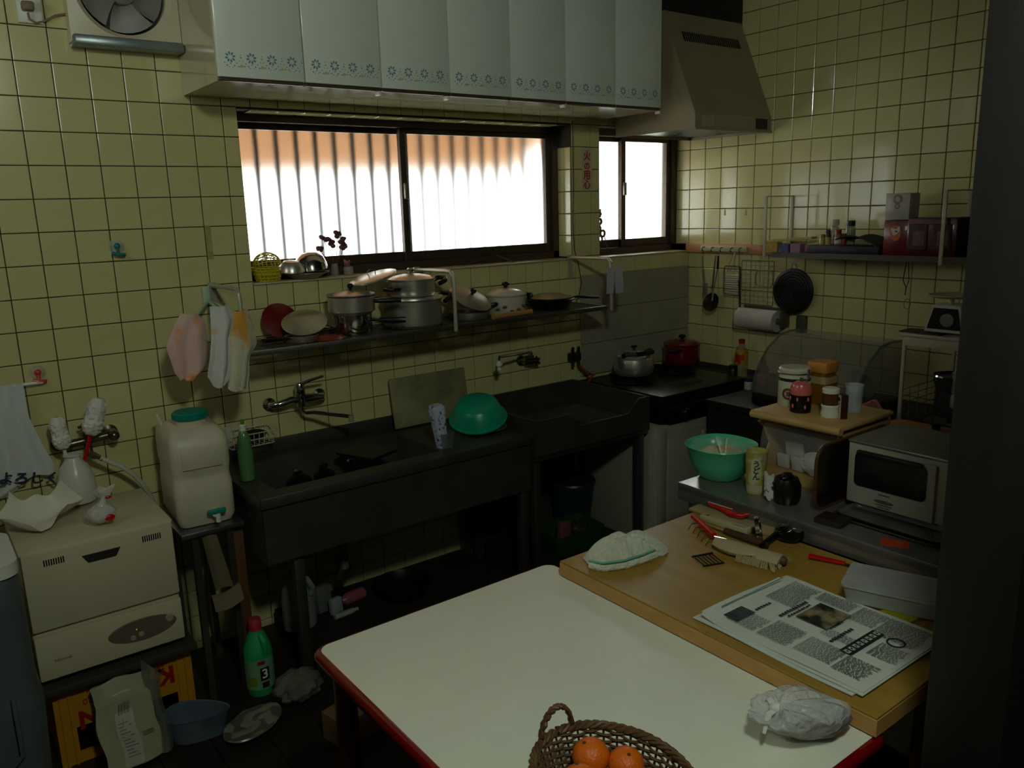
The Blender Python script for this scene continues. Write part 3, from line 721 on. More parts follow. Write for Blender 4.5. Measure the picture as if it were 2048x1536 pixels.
g.grid(lambda u, v: (.018+(.012+.018*v)*math.cos(u*6.28)*(1+.25*math.sin(u*31)), .002+(.006+.014*v)*math.sin(u*6.28), .082+.028*v+.006*math.sin(u*25)*v), 24, 5)
g.obj('film', FILM, b, smooth=60)
G().grid(blob((0, 0, .028), .034, .028, .024, .05, 4), 20, 12).obj('contents', mat('pale_contents', (.82, .78, .72), .7), b)
g = G(); g.ball((.018, -.033, .022), .016, (1, .35, .7)); g.ball((.024, -.018, .085), .010, (1, .4, .5)); g.obj('red_print', RED, b)

# tap behind the brushes with hose
def tube_px(g, pts, r, n=8): return g.tube([PY(*q) for q in pts], r, n)
t = thing('hose_tap', 'chrome wall tap with hose behind the brushes', 'tap', (0, 0, 0))
DCH = mat('dull_chrome', (.45, .43, .38), .3, 1, var=.1)
p = PY(225, 868, -.05); q = PY(122, 893, -.05)
g = G()
for e in (p, q): g.lathe([(.026, 0), (.026, .006), (.014, .012), (.012, .05)], (e.x, -.001, e.z), 18, RX(90))
g.cyl(q, p, .015); g.cyl((p.x, -.03, p.z), (p.x, -.075, p.z), .019); g.ball((p.x, -.075, p.z), .019)
mm = (p+q)/2; g.cyl(mm, mm+Vector((0, -.01, -.05)), .013); g.obj('body', DCH, t)
g = G(); g.cyl(mm, mm+Vector((0, 0, .05)), .012); 
for a in range(4): g.cyl(mm+Vector((0, 0, .05)), mm+Vector((.024*math.cos(a*PI/2+.3), .024*math.sin(a*PI/2+.3), .052)), .005, n=8)
g.obj('handle', DCH, t)
e = PY(180, 905, -.09); s0 = mm+Vector((0, -.01, -.05))
g = G(); g.tube([s0, s0+Vector((.01, -.03, -.005)), e, PY(205, 918, -.10)], .009); g.obj('nozzle', CHROME, t)
g = G(); g.tube([PY(200, 915, -.10), PY(222, 925, -.10), PY(245, 934, -.10), PY(268, 950, -.09), PY(285, 968, -.08), PY(300, 990, -.07), PY(312, 1015, -.06), PY(318, 1045, -.05)], .0085, 10)
g.obj('hose', mat('milky_hose', (.74, .74, .66), .3), t)

# ================================================================ water tank on steel stand
s = thing('steel_stand', 'small steel stand under the water tank', 'stand', (-2.930, -.24, 0))
G().box((0, 0, .643), (.215, .37, .018), bev=.003).obj('top', mat('stand_steel', (.55, .55, .54), .3, .9), s)
for sx, sy in ((-1, -1), (-1, 1), (1, 1), (1, -1)): G().box((sx*.06, sy*.155, .317), (.022, .022, .634)).obj('leg', DULL, s)
k = thing('water_tank', 'white plastic water tank with green cap and green tap', 'water tank', (-2.925, -.25, .652), R(-4))
TANK = mat('tank_plastic', (.80, .76, .66), .4, var=.04, sss=.15)
hw_ = .098
g = G()
prof = [(0, 0, 0), (.9, .9, .004), (1, 1, .03), (1, 1, .15), (.97, .94, .17), (.97, .94, .19), (1, 1, .215), (1, 1, .285), (.96, .93, .318), (.80, .7, .340), (.5, .32, .348)]
def rsq(hx, hy, r, n=5): return rrect(hx, hy, r, n)
rings = []
for sx, sy, z in prof[1:]:
    rings.append([g.v((x, y, z)) for x, y in rsq(hw_*sx, .145*sy, .03*min(sx, sy))])
g.face(rings[0][::-1])
for a, b in zip(rings, rings[1:]):
    for i in range(len(a)): g.face([a[i], a[(i+1) % len(a)], b[(i+1) % len(b)], b[i]])
g.face(rings[-1]); g.obj('body', TANK, k, smooth=50)
g = G(); g.lathe([(.052, .34), (.052, .372)], (0, -.03, 0), 28); g.obj('neck', TANK, k)
cap_m = mat('green_cap', (.04, .50, .42), .35)
g = G(); g.lathe([(.056, .366), (.058, .368), (.058, .388), (.054, .392), (0, .392)], (0, -.03, 0), 32)
for i in range(32): a = i*2*PI/32; g.box((.058*math.cos(a), -.03+.058*math.sin(a), .378), (.004, .003, .018), rot=a)
g.obj('cap', cap_m, k)
g = G(); g.box((0, -.147, .25), (.13, .006, .075), bev=.002); g.obj('front_panel', TANK, k)
g = G(); g.tube([(-.08, .05, .33), (-.085, .10, .36), (-.08, .13, .345)], .008); g.obj('carry_handle', TANK, k)
t = G().cyl((.02, -.143, .05), (.02, -.175, .05), .011).obj('spigot', WHITEP, k)
G().box((.025, -.172, .058), (.062, .014, .02), bev=.006).obj('lever', cap_m, t)
G().cyl((.028, -.17, .05), (.028, -.17, .018), .009, n=12).obj('spout', WHITEP, t)
# green detergent bottle and wire basket behind tank
p = PY(481, 965, -.30)
b = thing('detergent_bottle', 'green dish detergent bottle with white cap between tank and sink', 'bottle', (-2.755, -.30, .758))
px_ = sc(b.location)
G().lathe([(0, 0), (.026, 0), (.028, .006), (.028, .11), (.022, .135), (.024, .15), (.016, .175), (.010, .185)], n=20, caps=True).obj('body', mat('green_liquid', (.34, .52, .30), .2, var=.06), b)
G().lathe([(.012, .185), (.012, .205), (.006, .21)], n=14).obj('collar', WHITEP, b)
G().lathe([(.007, .208), (.007, .226), (0, .228)], n=12).obj('cap', mat('lime_cap', (.30, .52, .12), .4), b)
w_ = thing('sponge_basket', 'white wire basket with dark scourers on the sink backguard', 'basket', (-2.66, -.075, .822))
WIRE = mat('white_wire', (.78, .76, .66), .4)
g = G()
for z, sc_ in ((.055, 1), (.03, .92), (.004, .85)): g.tube([(x*sc_, y*sc_, z) for x, y in rrect(.10, .055, .015, 3)], .0022, 6, True)
for i in range(9): x = -.075+.019*i; g.tube([(x*1.1, -.054, .055), (x, -.047, .004), (x, .047, .004), (x*1.1, .054, .055)], .0014, 5)
g.obj('wires', WIRE, w_)
sco = thing('scourer', 'dark scourers lying in the white wire basket', 'scourer', (-2.645, -.075, .833))
SCO = mat('dark_scourer', (.10, .095, .08), .9, bump=1, bscale=160)
g = G(); g.grid(blob((.0, 0, .024), .05, .032, .022, .12, 8), 22, 12); g.obj('tangle', SCO, sco)
p = PY(497, 842, -.06)
tag(G().lathe([(0, 0), (.016, 0), (.017, .05), (.012, .06), (.012, .075), (0, .077)], n=16).obj('clear_bottle', film('clear_plastic', (.85, .86, .82), .15, .45), None, (-2.735, -.06, .83)), 'small clear bottle standing in the wire basket', 'bottle')

# ================================================================ mixer tap, taps, gas valve
t = thing('mixer_tap', 'chrome lever mixer tap on the wall above the long sink', 'tap', (0, 0, 0))
p = PY(545, 812, -.04); q = PY(645, 792, -.04)
p = Vector((p.x, -.04, p.z)); q = Vector((q.x, -.04, q.z)); mid = (p+q)/2+Vector((0, -.03, .012))
g = G()
for e in (p, q): g.lathe([(.028, 0), (.027, .006), (.015, .014), (.014, .04)], (e.x, -.001, e.z), 20, RX(90))
g.tube([p+Vector((0, 0, 0)), p+Vector((.02, -.025, .008)), mid+Vector((-.04, 0, .004)), mid], [.014, .013, .014, .019], 12)
g.tube([q, q+Vector((-.015, -.025, .004)), mid+Vector((.04, 0, 0)), mid], [.014, .014, .018, .019], 12)
g.lathe([(.021, -.028), (.022, 0), (.02, .03), (.022, .034)], mid, 20)
g.obj('body', CHROME, t)
g = G(); g.lathe([(.02, .036), (.022, .05), (.016, .066), (0, .07)], mid, 20); lv = mid+Vector((0, 0, .058)); g.tube([lv, lv+Vector((.035, -.02, .018)), lv+Vector((.085, -.05, .034))], [.008, .006, .005], 8); g.obj('lever', CHROME, t)
g = G(); s0 = mid+Vector((.003, 0, -.026)); e = PY(702, 833, -.21)
g.tube([s0, s0+Vector((.0, 0, -.022)), s0+Vector((.012, -.012, -.032)), s0+Vector((.035, -.03, -.030)), e], .0075, 10); g.obj('spout', CHROME, t)
G().cyl(e+Vector((0, 0, .006)), e+Vector((0, 0, -.022)), .011, n=14).obj('aerator', mat('cream_nozzle', (.6, .58, .46), .4), t)
t = thing('swivel_tap', 'chrome wall tap with raised swivel spout above the utility sink', 'tap', (0, 0, 0))
p = PY(1052, 722, -.03); p = Vector((p.x, -.03, p.z))
g = G(); g.lathe([(.028, 0), (.026, .007), (.015, .014), (.014, .05)], (p.x-.01, -.001, p.z), 20, RX(90)); g.cyl(p+Vector((-.01, -.015, 0)), p+Vector((.045, -.03, 0)), .017); g.cyl(p+Vector((.02, -.02, 0)), p+Vector((.02, -.02, .03)), .012)
g.obj('body', DCH, t)
g = G(); hp = p+Vector((.045, -.03, 0))
for a in range(5): g.cyl(hp, hp+Vector((.004, .022*math.cos(a*1.257), .022*math.sin(a*1.257))), .006, n=8)
g.obj('handle', DCH, t)
e = PY(998, 722, -.16)
g = G(); g.tube([p+Vector((.02, -.02, .03)), p+Vector((.015, -.022, .048)), p+Vector((-.005, -.04, .05)), e+Vector((.012, .01, .016)), e], .007, 8); g.obj('spout', CHROME, t)
G().lathe([(.010, 0), (.016, -.01), (.016, -.022), (.009, -.03), (.010, -.042)], e, 16).obj('nozzle', WHITEP, t)
v_ = thing('gas_valve', 'double gas valve with orange hose on the wall beside the stove', 'valve', (0, 0, 0))
p = PY(1158, 712, -.04); p = Vector((min(p.x, -.915), -.03, p.z))
g = G(); g.box(p, (.07, .035, .04), bev=.006); g.cyl((p.x, -.002, p.z), p, .016)
for dx in (-.02, .02): g.cyl(p+Vector((dx, -.01, -.02)), p+Vector((dx, -.014, -.05)), .008)
g.obj('body', mat('dark_brass', (.22, .20, .16), .4, .8), v_)
for dx in (-.02, .02): G().box(p+Vector((dx, -.012, .035)), (.012, .014, .035), bev=.003).obj('knob', BLACKP, v_)
g = G(); g.tube([p+Vector((.02, -.014, -.05)), p+Vector((.05, -.03, -.085)), p+Vector((.085, -.05, -.105)), (-.888, -.10, .80)], .008); g.obj('hose', mat('orange_hose', (.50, .22, .08), .5), v_)
# ================================================================ pots on the shelf
ZS = SH+.0035
def at_shelf(u, y): return PY(u, 640, y).x
POT = mat('pot_aluminium', (.80, .78, .72), .32, .85, var=.08, scale=8)
POTD = mat('pot_dull', (.62, .60, .54), .42, .75, var=.12, scale=8)
def vessel(r, h, th=.003, flare=0, r0=None):
    r0 = r0 or r*.93
    return [(0, 0), (r0, 0), (r, .012), (r+flare, h), (r+flare+.004, h+.002), (r+flare, h+.004), (r+flare-th, h), (r-th, .014), (0, th)]
def lid_prof(r, z, h=.02): return [(0, z-.002), (r-.004, z-.002), (r, z), (r, z+.004), (r*.8, z+h*.6), (r*.4, z+h), (0, z+h*1.05)]
def knob_prof(z, r=.016): return [(r*.5, z), (r*.5, z+.008), (r, z+.014), (r, z+.022), (r*.6, z+.028), (0, z+.028)]
def loop(g, c, w_, d_, h, r=.005, ang=0):
    Mz = Matrix.Rotation(ang, 4, 'Z'); c = Vector(c)
    g.tube([c+Mz @ Vector(q) for q in ((-w_/2, 0, 0), (-w_/2, d_*.7, h*.5), (-w_*.3, d_, h), (w_*.3, d_, h), (w_/2, d_*.7, h*.5), (w_/2, 0, 0))], r, 8)
# two-tier steamer
y = -.165; x = at_shelf(705, y)
s = thing('steamer_pot', 'two-tier stainless steamer pot with black knob on the wall shelf', 'pot', (x, y, ZS))
G().lathe(vessel(.078, .078), n=36, caps=False).obj('lower_pot', CHROME, s)
G().lathe([(.074, .080), (.093, .092), (.094, .150), (.097, .153), (.09, .15), (.088, .095), (0, .09)], n=36, caps=False).obj('steamer_insert', POT, s)
ld = G().lathe(lid_prof(.097, .156, .016), n=36, caps=False).obj('lid', POT, s)
G().lathe(knob_prof(.173, .012), n=16).obj('knob', BLACKP, ld)
g = G(); g.tube([(.06, -.045, .052), (.085, -.085, .052)], .006, 8); g.tube([(.082, -.08, .052), (.11, -.125, .052), (.16, -.15, .052)], [.010, .013, .012], 10); g.obj('long_handle', BLACKP, s)
g = G(); g.tube([(.07, -.055, .128), (.10, -.10, .130), (.15, -.14, .132)], [.007, .010, .009], 10); g.obj('insert_handle', BLACKP, s)
# spare lid lying tilted across the pots
tl = thing('loose_lid', 'flat pan lid with wire handle tilted across the steamer and pots', 'lid', (at_shelf(752, -.15), -.15, ZS+.21))
g = G(); Mt = RY(-15)
g.lathe([(0, 0), (.096, 0), (.1, .004), (.1, .010), (.095, .012), (0, .016)], M=Mt, n=36, caps=False); g.obj('plate', POT, tl)
g = G(); g.tube([Mt @ Vector(q) for q in ((-.015, 0, .015), (-.02, 0, .035), (0, 0, .042), (.02, 0, .035), (.015, 0, .015))], .0018, 6); g.obj('wire_handle', CHROME, tl)
# large pot with smaller lidded pot on it
y = -.16; x = at_shelf(826, y)
s = thing('large_cooking_pot', 'wide aluminium cooking pot with black handles on the wall shelf', 'pot', (x, y, ZS))
G().lathe(vessel(.125, .115), n=40, caps=False).obj('body', POTD, s)
G().lathe([(.129, .112), (.132, .118), (.13, .124), (.10, .126), (0, .126)], n=40, caps=False).obj('rim_plate', POT, s)
g = G(); loop(g, (.12, -.02, .095), .07, .05, .03, .010, R(-75)); g.obj('loop_handle', BLACKP, s)
s = thing('small_lidded_pot', 'lidded aluminium pot stacked on the wide cooking pot', 'pot', (x+.005, y+.005, ZS+.1285))
G().lathe(vessel(.098, .062), n=40, caps=False).obj('body', POT, s)
l_ = G().lathe(lid_prof(.101, .068, .022), n=40, caps=False).obj('lid', POT, s)
G().lathe(knob_prof(.088, .017), n=20).obj('knob', CHROME, l_)
g = G(); loop(g, (.092, -.03, .045), .065, .055, .02, .010, R(-70)); g.obj('handle', BLACKP, s); g = G(); loop(g, (-.092, -.03, .035), .055, .045, .0, .007, R(95)); g.obj('handle', BLACKP, s)
# big lid leaning on its edge
x = at_shelf(925, -.15)
s = thing('leaning_lid', 'large dull metal lid with black knob leaning beside the white enamel pot', 'lid', (x+.02, -.185, ZS+.088))
Ml = RY(10) @ RX(28)
G().lathe([(0, 0), (.088, 0), (.098, .003), (.1, .007), (.097, .009), (.07, .02), (.03, .027), (0, .028)], M=Ml, n=36, caps=False).obj('plate', POTD, s)
G().lathe(knob_prof(.027, .014), M=Ml, n=14).obj('knob', BLACKP, s)
# shallow pan underneath it
s = thing('shallow_pan', 'shallow aluminium pan under the leaning lid on the wall shelf', 'pan', (at_shelf(935, -.14), -.15, ZS))
G().lathe(vessel(.09, .03), n=32, caps=False).obj('body', POTD, s)
# white enamel pot
x = at_shelf(1013, -.15)
s = thing('enamel_pot', 'white enamel pot with lid and flower decoration on the wall shelf', 'pot', (x, -.15, ZS))
EN = mat('white_enamel', (.74, .72, .64), .2, var=.04, coat=.4)
G().lathe(vessel(.093, .083), n=36, caps=False).obj('body', EN, s)
l_ = G().lathe(lid_prof(.097, .089, .03), n=36, caps=False).obj('lid', EN, s)
G().lathe(knob_prof(.119, .018), n=18).obj('knob', BLACKP, l_)
g = G(); loop(g, (.09, -.02, .07), .05, .04, .01, .009, R(-70)); g.obj('handle', BLACKP, s); g = G(); loop(g, (-.09, -.02, .055), .05, .035, .0, .009, R(100)); g.obj('handle', BLACKP, s)
g = G()
for i in range(7):
    a = R(-150+20*i); g.ball((.094*math.cos(a), .094*math.sin(a), .03+.012*math.sin(i*2)), .012, (.9, .9, .6), 10, 6)
g.obj('flower_decoration', mat('flower_orange_green', (.52, .30, .14), .4, col2=(.25, .35, .15)), s)
p0, p1 = PY(985, 610, -.285), PY(1062, 592, -.27)
rp = thing('wooden_stick', 'light wooden rolling stick lying in front of the enamel pot', 'rolling pin', (0, 0, 0))
G().cyl(Vector((p0.x, -.285, ZS+.0135)), Vector((p1.x, -.27, ZS+.0135)), .012, .012, 14).obj('rod', WOOD, rp)
# frying pan
x = at_shelf(1098, -.14)
s = thing('frying_pan', 'black frying pan with long handle at the end of the wall shelf', 'pan', (x, -.15, ZS))
BLK = mat('black_iron', (.04, .04, .038), .35, .4, var=.3)
G().lathe([(0, 0), (.085, 0), (.115, .045), (.119, .047), (.115, .05), (.082, .005), (0, .005)], n=36, caps=False).obj('body', BLK, s)
g = G(); g.tube([(.11, -.02, .043), (.15, -.03, .045), (.19, -.045, .040), (.26, -.065, .034)], [.006, .010, .012, .009], 8, flat=.6); g.obj('handle', BLACKP, s)
tag(G().lathe([(0, 0), (.108, 0), (.112, .004), (.06, .018), (0, .021)], n=32, caps=False).obj('dark_pan_cover', POTD, None, (x, -.15, ZS+.051)), 'dark lid lying on the black frying pan', 'lid')
# left heap of lids
RL = mat('red_enamel', (.40, .07, .05), .3, var=.12, coat=.2)
x = at_shelf(565, -.12)
tag(G().lathe([(0, 0), (.07, .001), (.075, .005), (.03, .014), (0, .016)], M=RX(62), n=32, caps=False).obj('red_pot_cover', RL, None, (x+.01, -.07, ZS+.068)), 'dark red enamel lid standing against the wall in the heap of lids', 'lid')
s = thing('small_pan', 'small pan with thick black handle in the heap of lids', 'pan', (at_shelf(600, -.2), -.20, ZS))
G().lathe(vessel(.062, .02), n=28, caps=False).obj('body', POTD, s)
g = G(); g.tube([(-.055, -.02, .018), (-.08, -.03, .022), (-.17, -.055, .026)], [.006, .011, .012], 10, flat=.7); g.obj('handle', BLACKP, s)
x = at_shelf(612, -.17)
tag(G().lathe([(0, 0), (.084, .001), (.088, .006), (.05, .02), (0, .026)], M=RY(-14) @ RX(24), n=32, caps=False).obj('steel_pot_cover', POT, None, (x-.005, -.165, ZS+.062)), 'shiny steel lid propped in the heap beside the red lids', 'lid')
x = at_shelf(652, -.22)
tag(G().lathe([(0, 0), (.07, 0), (.074, .004), (.04, .014), (0, .017)], n=32, caps=False).obj('red_pot_cover', mat('red_brown_enamel', (.50, .13, .08), .35), None, (x, -.225, ZS)), 'flat red-brown enamel lid lying on the wall shelf', 'lid')
tag(G().lathe([(0, 0), (.07, 0), (.073, .004), (.03, .012), (0, .014)], M=RY(20), n=28, caps=False).obj('grey_pot_cover', POTD, None, (at_shelf(662, -.12), -.10, ZS+.028)), 'dull grey lid leaning between the heap and the steamer', 'lid')

# ================================================================ sill items
ZW = W1[2]+.0045
def sill(u, y=.045): return PY(u, 545, y).x
YB = mat('yellow_basket', (.78, .72, .18), .4, var=.05)
b = thing('yellow_basket', 'yellow plastic mesh basket on the sill at the left end of the window', 'basket', (sill(533), .035, ZW))
g = G(); n = 20
for z, r_ in ((.0, .045), (.012, .05), (.025, .055), (.04, .06), (.052, .062)): g.tube([(r_*math.cos(2*PI*i/24), r_*math.sin(2*PI*i/24), z+.003) for i in range(24)], .0028, 5, True)
for i in range(n): a = 2*PI*i/n; g.tube([(.045*math.cos(a), .045*math.sin(a), .003), (.062*math.cos(a+.12), .062*math.sin(a+.12), .055)], .0022, 5); g.tube([(.045*math.cos(a), .045*math.sin(a), .003), (.062*math.cos(a-.12), .062*math.sin(a-.12), .055)], .0022, 5)
g.lathe([(0, 0), (.045, 0), (.045, .003), (0, .003)], n=20); g.obj('mesh_bowl', YB, b)
b2 = thing('mesh_colander', 'upturned yellow mesh colander lying in the yellow basket', 'colander', (sill(533)+.002, .035, ZW+.052))
g = G()
for k in range(10):
    a = PI*k/10; g.tube([(.056*math.cos(t), .056*math.sin(t)*math.cos(a)*0+.05*math.sin(t)*math.cos(a), .012+.05*math.sin(t)*abs(math.sin(a))) for t in [PI*i/14 for i in range(15)]], .002, 5)
for t in (.25, .5, .75, 1.0, 1.3, 1.57, 1.9, 2.2, 2.5, 2.8):
    r_ = .05*math.sin(t); g.tube([(.056*math.cos(t), r_*math.cos(a), .012+r_*math.sin(a)) for a in [PI*i/12 for i in range(13)]], .0016, 5)
g.obj('mesh', YB, b2)
s = thing('steel_strainer', 'round metal strainer tray on the sill under the upturned bowls', 'strainer', (sill(608), .03, ZW))
g = G(); g.lathe([(0, 0), (.05, 0), (.085, .022), (.098, .024), (.098, .027), (.083, .025), (.048, .004), (0, .004)], n=36, caps=False); g.obj('tray', POTD, s)
tag(G().lathe([(0, .072), (.03, .068), (.055, .05), (.068, .02), (.071, 0), (.066, 0), (.063, .02), (.05, .047), (0, .066)], M=RY(-6), n=32, caps=False).obj('upturned_bowl', CHROME, None, (sill(622), .038, ZW+.034)), 'shiny steel bowl upturned on the strainer by the window', 'bowl')
tag(G().lathe([(0, .045), (.03, .04), (.048, .02), (.052, 0), (.047, 0), (.044, .02), (0, .038)], M=RX(8), n=28, caps=False).obj('small_bowl', POT, None, (sill(574), -.004, ZW+.036)), 'small steel bowl upturned at the edge of the strainer', 'bowl')
v_ = thing('dried_flowers', 'dried flowers in a small glass vase on the sill', 'vase', (sill(673), .06, ZW))
G().lathe([(0, 0), (.016, 0), (.018, .01), (.014, .04), (.016, .05), (.013, .05), (.012, .01), (0, .004)], n=18, caps=False).obj('vase', film('vase_glass', (.75, .7, .66), .1, .4), v_)
STM = mat('dry_stem', (.36, .24, .17), .8); FLW = mat('dry_petal', (.50, .34, .32), .8, col2=(.35, .18, .22))
for k in range(7):
    a = -1.2+.4*k; hgt = .085+.055*((k*37) % 10)/10; e = Vector((.055*math.sin(a)*1.1, .012*math.cos(k*2.1), .045+hgt*math.cos(a*.6)))
    st = G().tube([(0, 0, .01), (e.x*.35, e.y*.5, .06), e], .0013, 5).obj('stem', STM, v_)
    g = G(); rn = random.Random(k)
    for i in range(6): g.ball(e+Vector((rn.uniform(-.012, .012), rn.uniform(-.006, .006), rn.uniform(-.012, .012))), rn.uniform(.007, .013), (1, 1, .8), 8, 6)
    g.obj('blossom', FLW, v_)
v_ = thing('bud_jar', 'small glass jar with pink buds on the sill beside dried flowers', 'jar', (sill(697), .045, ZW))
G().lathe([(0, 0), (.021, 0), (.022, .004), (.022, .035), (.019, .035), (.019, .004), (0, .003)], n=18, caps=False).obj('glass', film('vase_glass', (.75, .7, .66), .1, .4), v_)
rn = random.Random(9)
for i in range(9): G().ball((rn.uniform(-.014, .014), rn.uniform(-.012, .012), .042+rn.uniform(-.004, .02)), rn.uniform(.006, .009), n=8, m=6).obj('bud', mat('pink_bud', (.62, .38, .38), .7), v_)
a_, b_, c_ = PY(935, 531, .06), PY(988, 509, .10), PY(1025, 522, .03)
for (p, q), lb in zip(((a_, b_), (b_, c_)), ('long thin brown chopstick lying on the sill against the window rail', 'short thin brown chopstick on the sill meeting the longer one')):
    p, q = Vector(p), Vector(q)
    p.z = max(p.z, ZW+.003); q.z = max(q.z, ZW+.003)
    if lb.startswith('long'): p.z = ZW+.003
    else: q.z = ZW+.003
    tag(G().cyl(p, q, .0026, .0035, 8).obj('chopstick', mat('brown_stick', (.34, .22, .14), .6)), lb, 'chopstick')
# olive charm with holes leaning in the corner window
o_ = thing('hanging_charm', 'olive openwork wooden charm leaning in the narrow window', 'ornament', (0, 0, 0))
P = lambda u, v: PY(u, v, .06)
OLV = mat('olive_lacquer', (.45, .40, .14), .4, var=.15)
g = G()
ctr = [P(1199, 428), P(1201, 440), P(1200, 452), P(1202, 470), P(1200, 484)]
for i, (c, r_, hole) in enumerate(zip([P(1199, 443), P(1197, 457), P(1205, 467), P(1200, 478)], (.020, .020, .022, .020), (.006, .009, .010, .011))):
    g.lathe([(hole, -.003), (r_, -.003), (r_, .003), (hole, .003), (hole, -.003)], c, 18, RX(90), caps=False)
g.lathe([(.009, 0), (.009, .006)], P(1200, 428)+Vector((0, 0, 0)), 12, RX(90)); g.cyl(P(1200, 435), P(1200, 418), .006, n=8)
g.obj('openwork', OLV, o_)
e = P(1216, 510); g = G(); g.tube([P(1208, 470), P(1213, 488), Vector((e.x, .06, ZW+.002))], .0025, 6); g.obj('tassel', mat('red_brown_cord', (.42, .26, .12), .8), o_)
# cord hanging beside pillar and paper cards on the shelf bracket
c = thing('dangling_cable', 'thin dark cable hanging down the tiled pillar between the windows', 'cable', (0, 0, 0))
G().tube([PY(*q, -.012) for q in ((1145, 240), (1146, 300), (1147, 380), (1146, 440), (1149, 500), (1158, 535), (1163, 565), (1158, 590), (1150, 612))], .0022, 6).obj('cable', mat('dark_cord', (.16, .13, .09), .6), c)
for (u0, u1, v0, v1), tl in (((1199, 1213, 536, 585), 3), ((1216, 1232, 532, 584), -4)):
    a, b = PY(u0, v0, -.27), PY(u1, v1, -.27)
    tag(G().box(((a.x+b.x)/2, -.322 if tl > 0 else -.318, (a.z+b.z)/2), (abs(b.x-a.x), .0015, abs(a.z-b.z)), rot=RY(tl)).obj('paper_card', mat('pale_card', (.72, .72, .74), .6)), 'pale paper card hung on the shelf bracket, %s one of two' % ('narrower' if tl > 0 else 'wider'), 'card')
# fire warning sticker on the pillar
a, b = PY(1164, 296, -.002), PY(1184, 382, -.002)
st = tag(G().box(((a.x+b.x)/2, -.0018, (a.z+b.z)/2), (b.x-a.x, .0012, a.z-b.z)).obj('warning_sticker', mat('cream_sticker', (.74, .70, .58), .5)), 'cream fire-warning sticker with red characters on the tiled pillar', 'sticker')
for ch, v in zip('火の用心', (313, 333, 351, 370)):
    p = PY(1174, v, -.0035); text(ch, .05 if ch != 'の' else .042, mat('red_print', (.72, .12, .10), .5), st, (p.x, -.0036, p.z), (PI/2, 0, 0), 'lettering', .001)

# ================================================================ in and around the long sink
a, b = PY(782, 862, -.12), PY(948, 838, -.10); c_ = PY(780, 758, -.03); d_ = PY(945, 738, -.03)
cb = thing('cutting_board', 'stained pale cutting board leaning on the tiles behind the sink', 'cutting board', (-1.93, -.075, .762))
g = G(); Mx = RX(-9); g.box(Mx @ Vector((0, 0, .11)), (.40, .016, .225), rot=Mx, bev=.008); g.obj('board', mat('stained_board', (.60, .57, .40), .5, var=.1, scale=5, col2=(.38, .37, .27), thresh=(.35, .65)), cb)
cb.location.x = PY(864, 800, -.07).x
DR = ZR if False else .755
p = PZ(893, 895, DR+.001)
cu = thing('square_cup', 'clear square plastic cup on the drainboard', 'cup', (p.x, p.y+.01, DR+.0005))
G().lathe([(0, 0), (.027, 0), (.034, .065), (.032, .065), (.025, .003), (0, .003)], n=32, sq=5, caps=False).obj('body', film('cup_grey', (.45, .46, .42), .2, .45), cu)
bxp = thing('patterned_packet', 'tall blue and white patterned packet standing in the square cup', 'packet', (p.x-.012, p.y+.012, DR+.004))
g = G(); g.lathe([(0, 0), (.02, 0), (.028, .17), (.022, .18), (0, .18)], M=RY(-7), n=24, sq=6); g.obj('body', mat('blue_white_print', (.70, .72, .76), .5, col2=(.14, .20, .42), thresh=(.55, .62), scale=70), bxp)
p = PY(955, 890, -.36)
bw = thing('green_basin', 'green plastic basin turned upside down and tilted on the drainboard', 'basin', (PY(957, 850, -.33).x, -.33, .77))
Mb = RY(-14) @ RX(14)
G().lathe([(0, .085), (.075, .085), (.09, .075), (.118, .012), (.128, .006), (.126, 0), (.114, .008), (.086, .07), (0, .08)], M=Mb, n=40, caps=False).obj('bowl', mat('basin_green', (.05, .58, .44), .3, var=.04), bw)
bw.location.z = .812
tag(G().lathe([(0, 0), (.07, 0), (.10, .012), (.10, .015), (.07, .004), (0, .004)], n=30, caps=False).obj('drain_plate', POTD, None, (bw.location.x+.03, -.33, .756)), 'dull metal plate under the tilted green basin', 'plate')
# dark pots soaking in the sink
for (u, v, r_, h_), lb in zip(((597, 945, .05, .05), (645, 895, .042, .06), (702, 925, .036, .05)), ('dark pot with round knob soaking at the left of the sink basin', 'dark kettle with black lid at the back of the sink basin', 'small dark pot with shiny knob beside the kettle in the sink')):
    p = PZ(u, v, .70); yy = max(-.40, min(-.18, p.y)); xx = PY(u, v, yy).x; xx = max(-2.64, min(-2.12, xx))
    s = thing('soaking_pot', lb, 'pot', (xx, yy, .5625), 0, 'dark pots in the sink')
    G().lathe([(0, 0), (r_, 0), (r_*1.1, .06), (r_*.95, .11), (r_*.5, .125), (0, .128)], n=26, caps=False).obj('body', mat('dark_pot', (.10, .095, .085), .3, .7), s)
    G().lathe(knob_prof(.125, .017), n=14).obj('knob', CHROME if h_ < .055 else BLACKP, s)
g = thing('sink_tray', 'dark rectangular tray lying across the long sink', 'tray', (-2.10, -.30, .757))
G().prism(rrect(.08, .10, .015, 3), .012).obj('tray', mat('dark_tray', (.12, .11, .1), .4, .4), g)
g.location = (-2.40, -.30, .757); g.rotation_euler = (0, 0, R(20)); g.location.x = -2.27

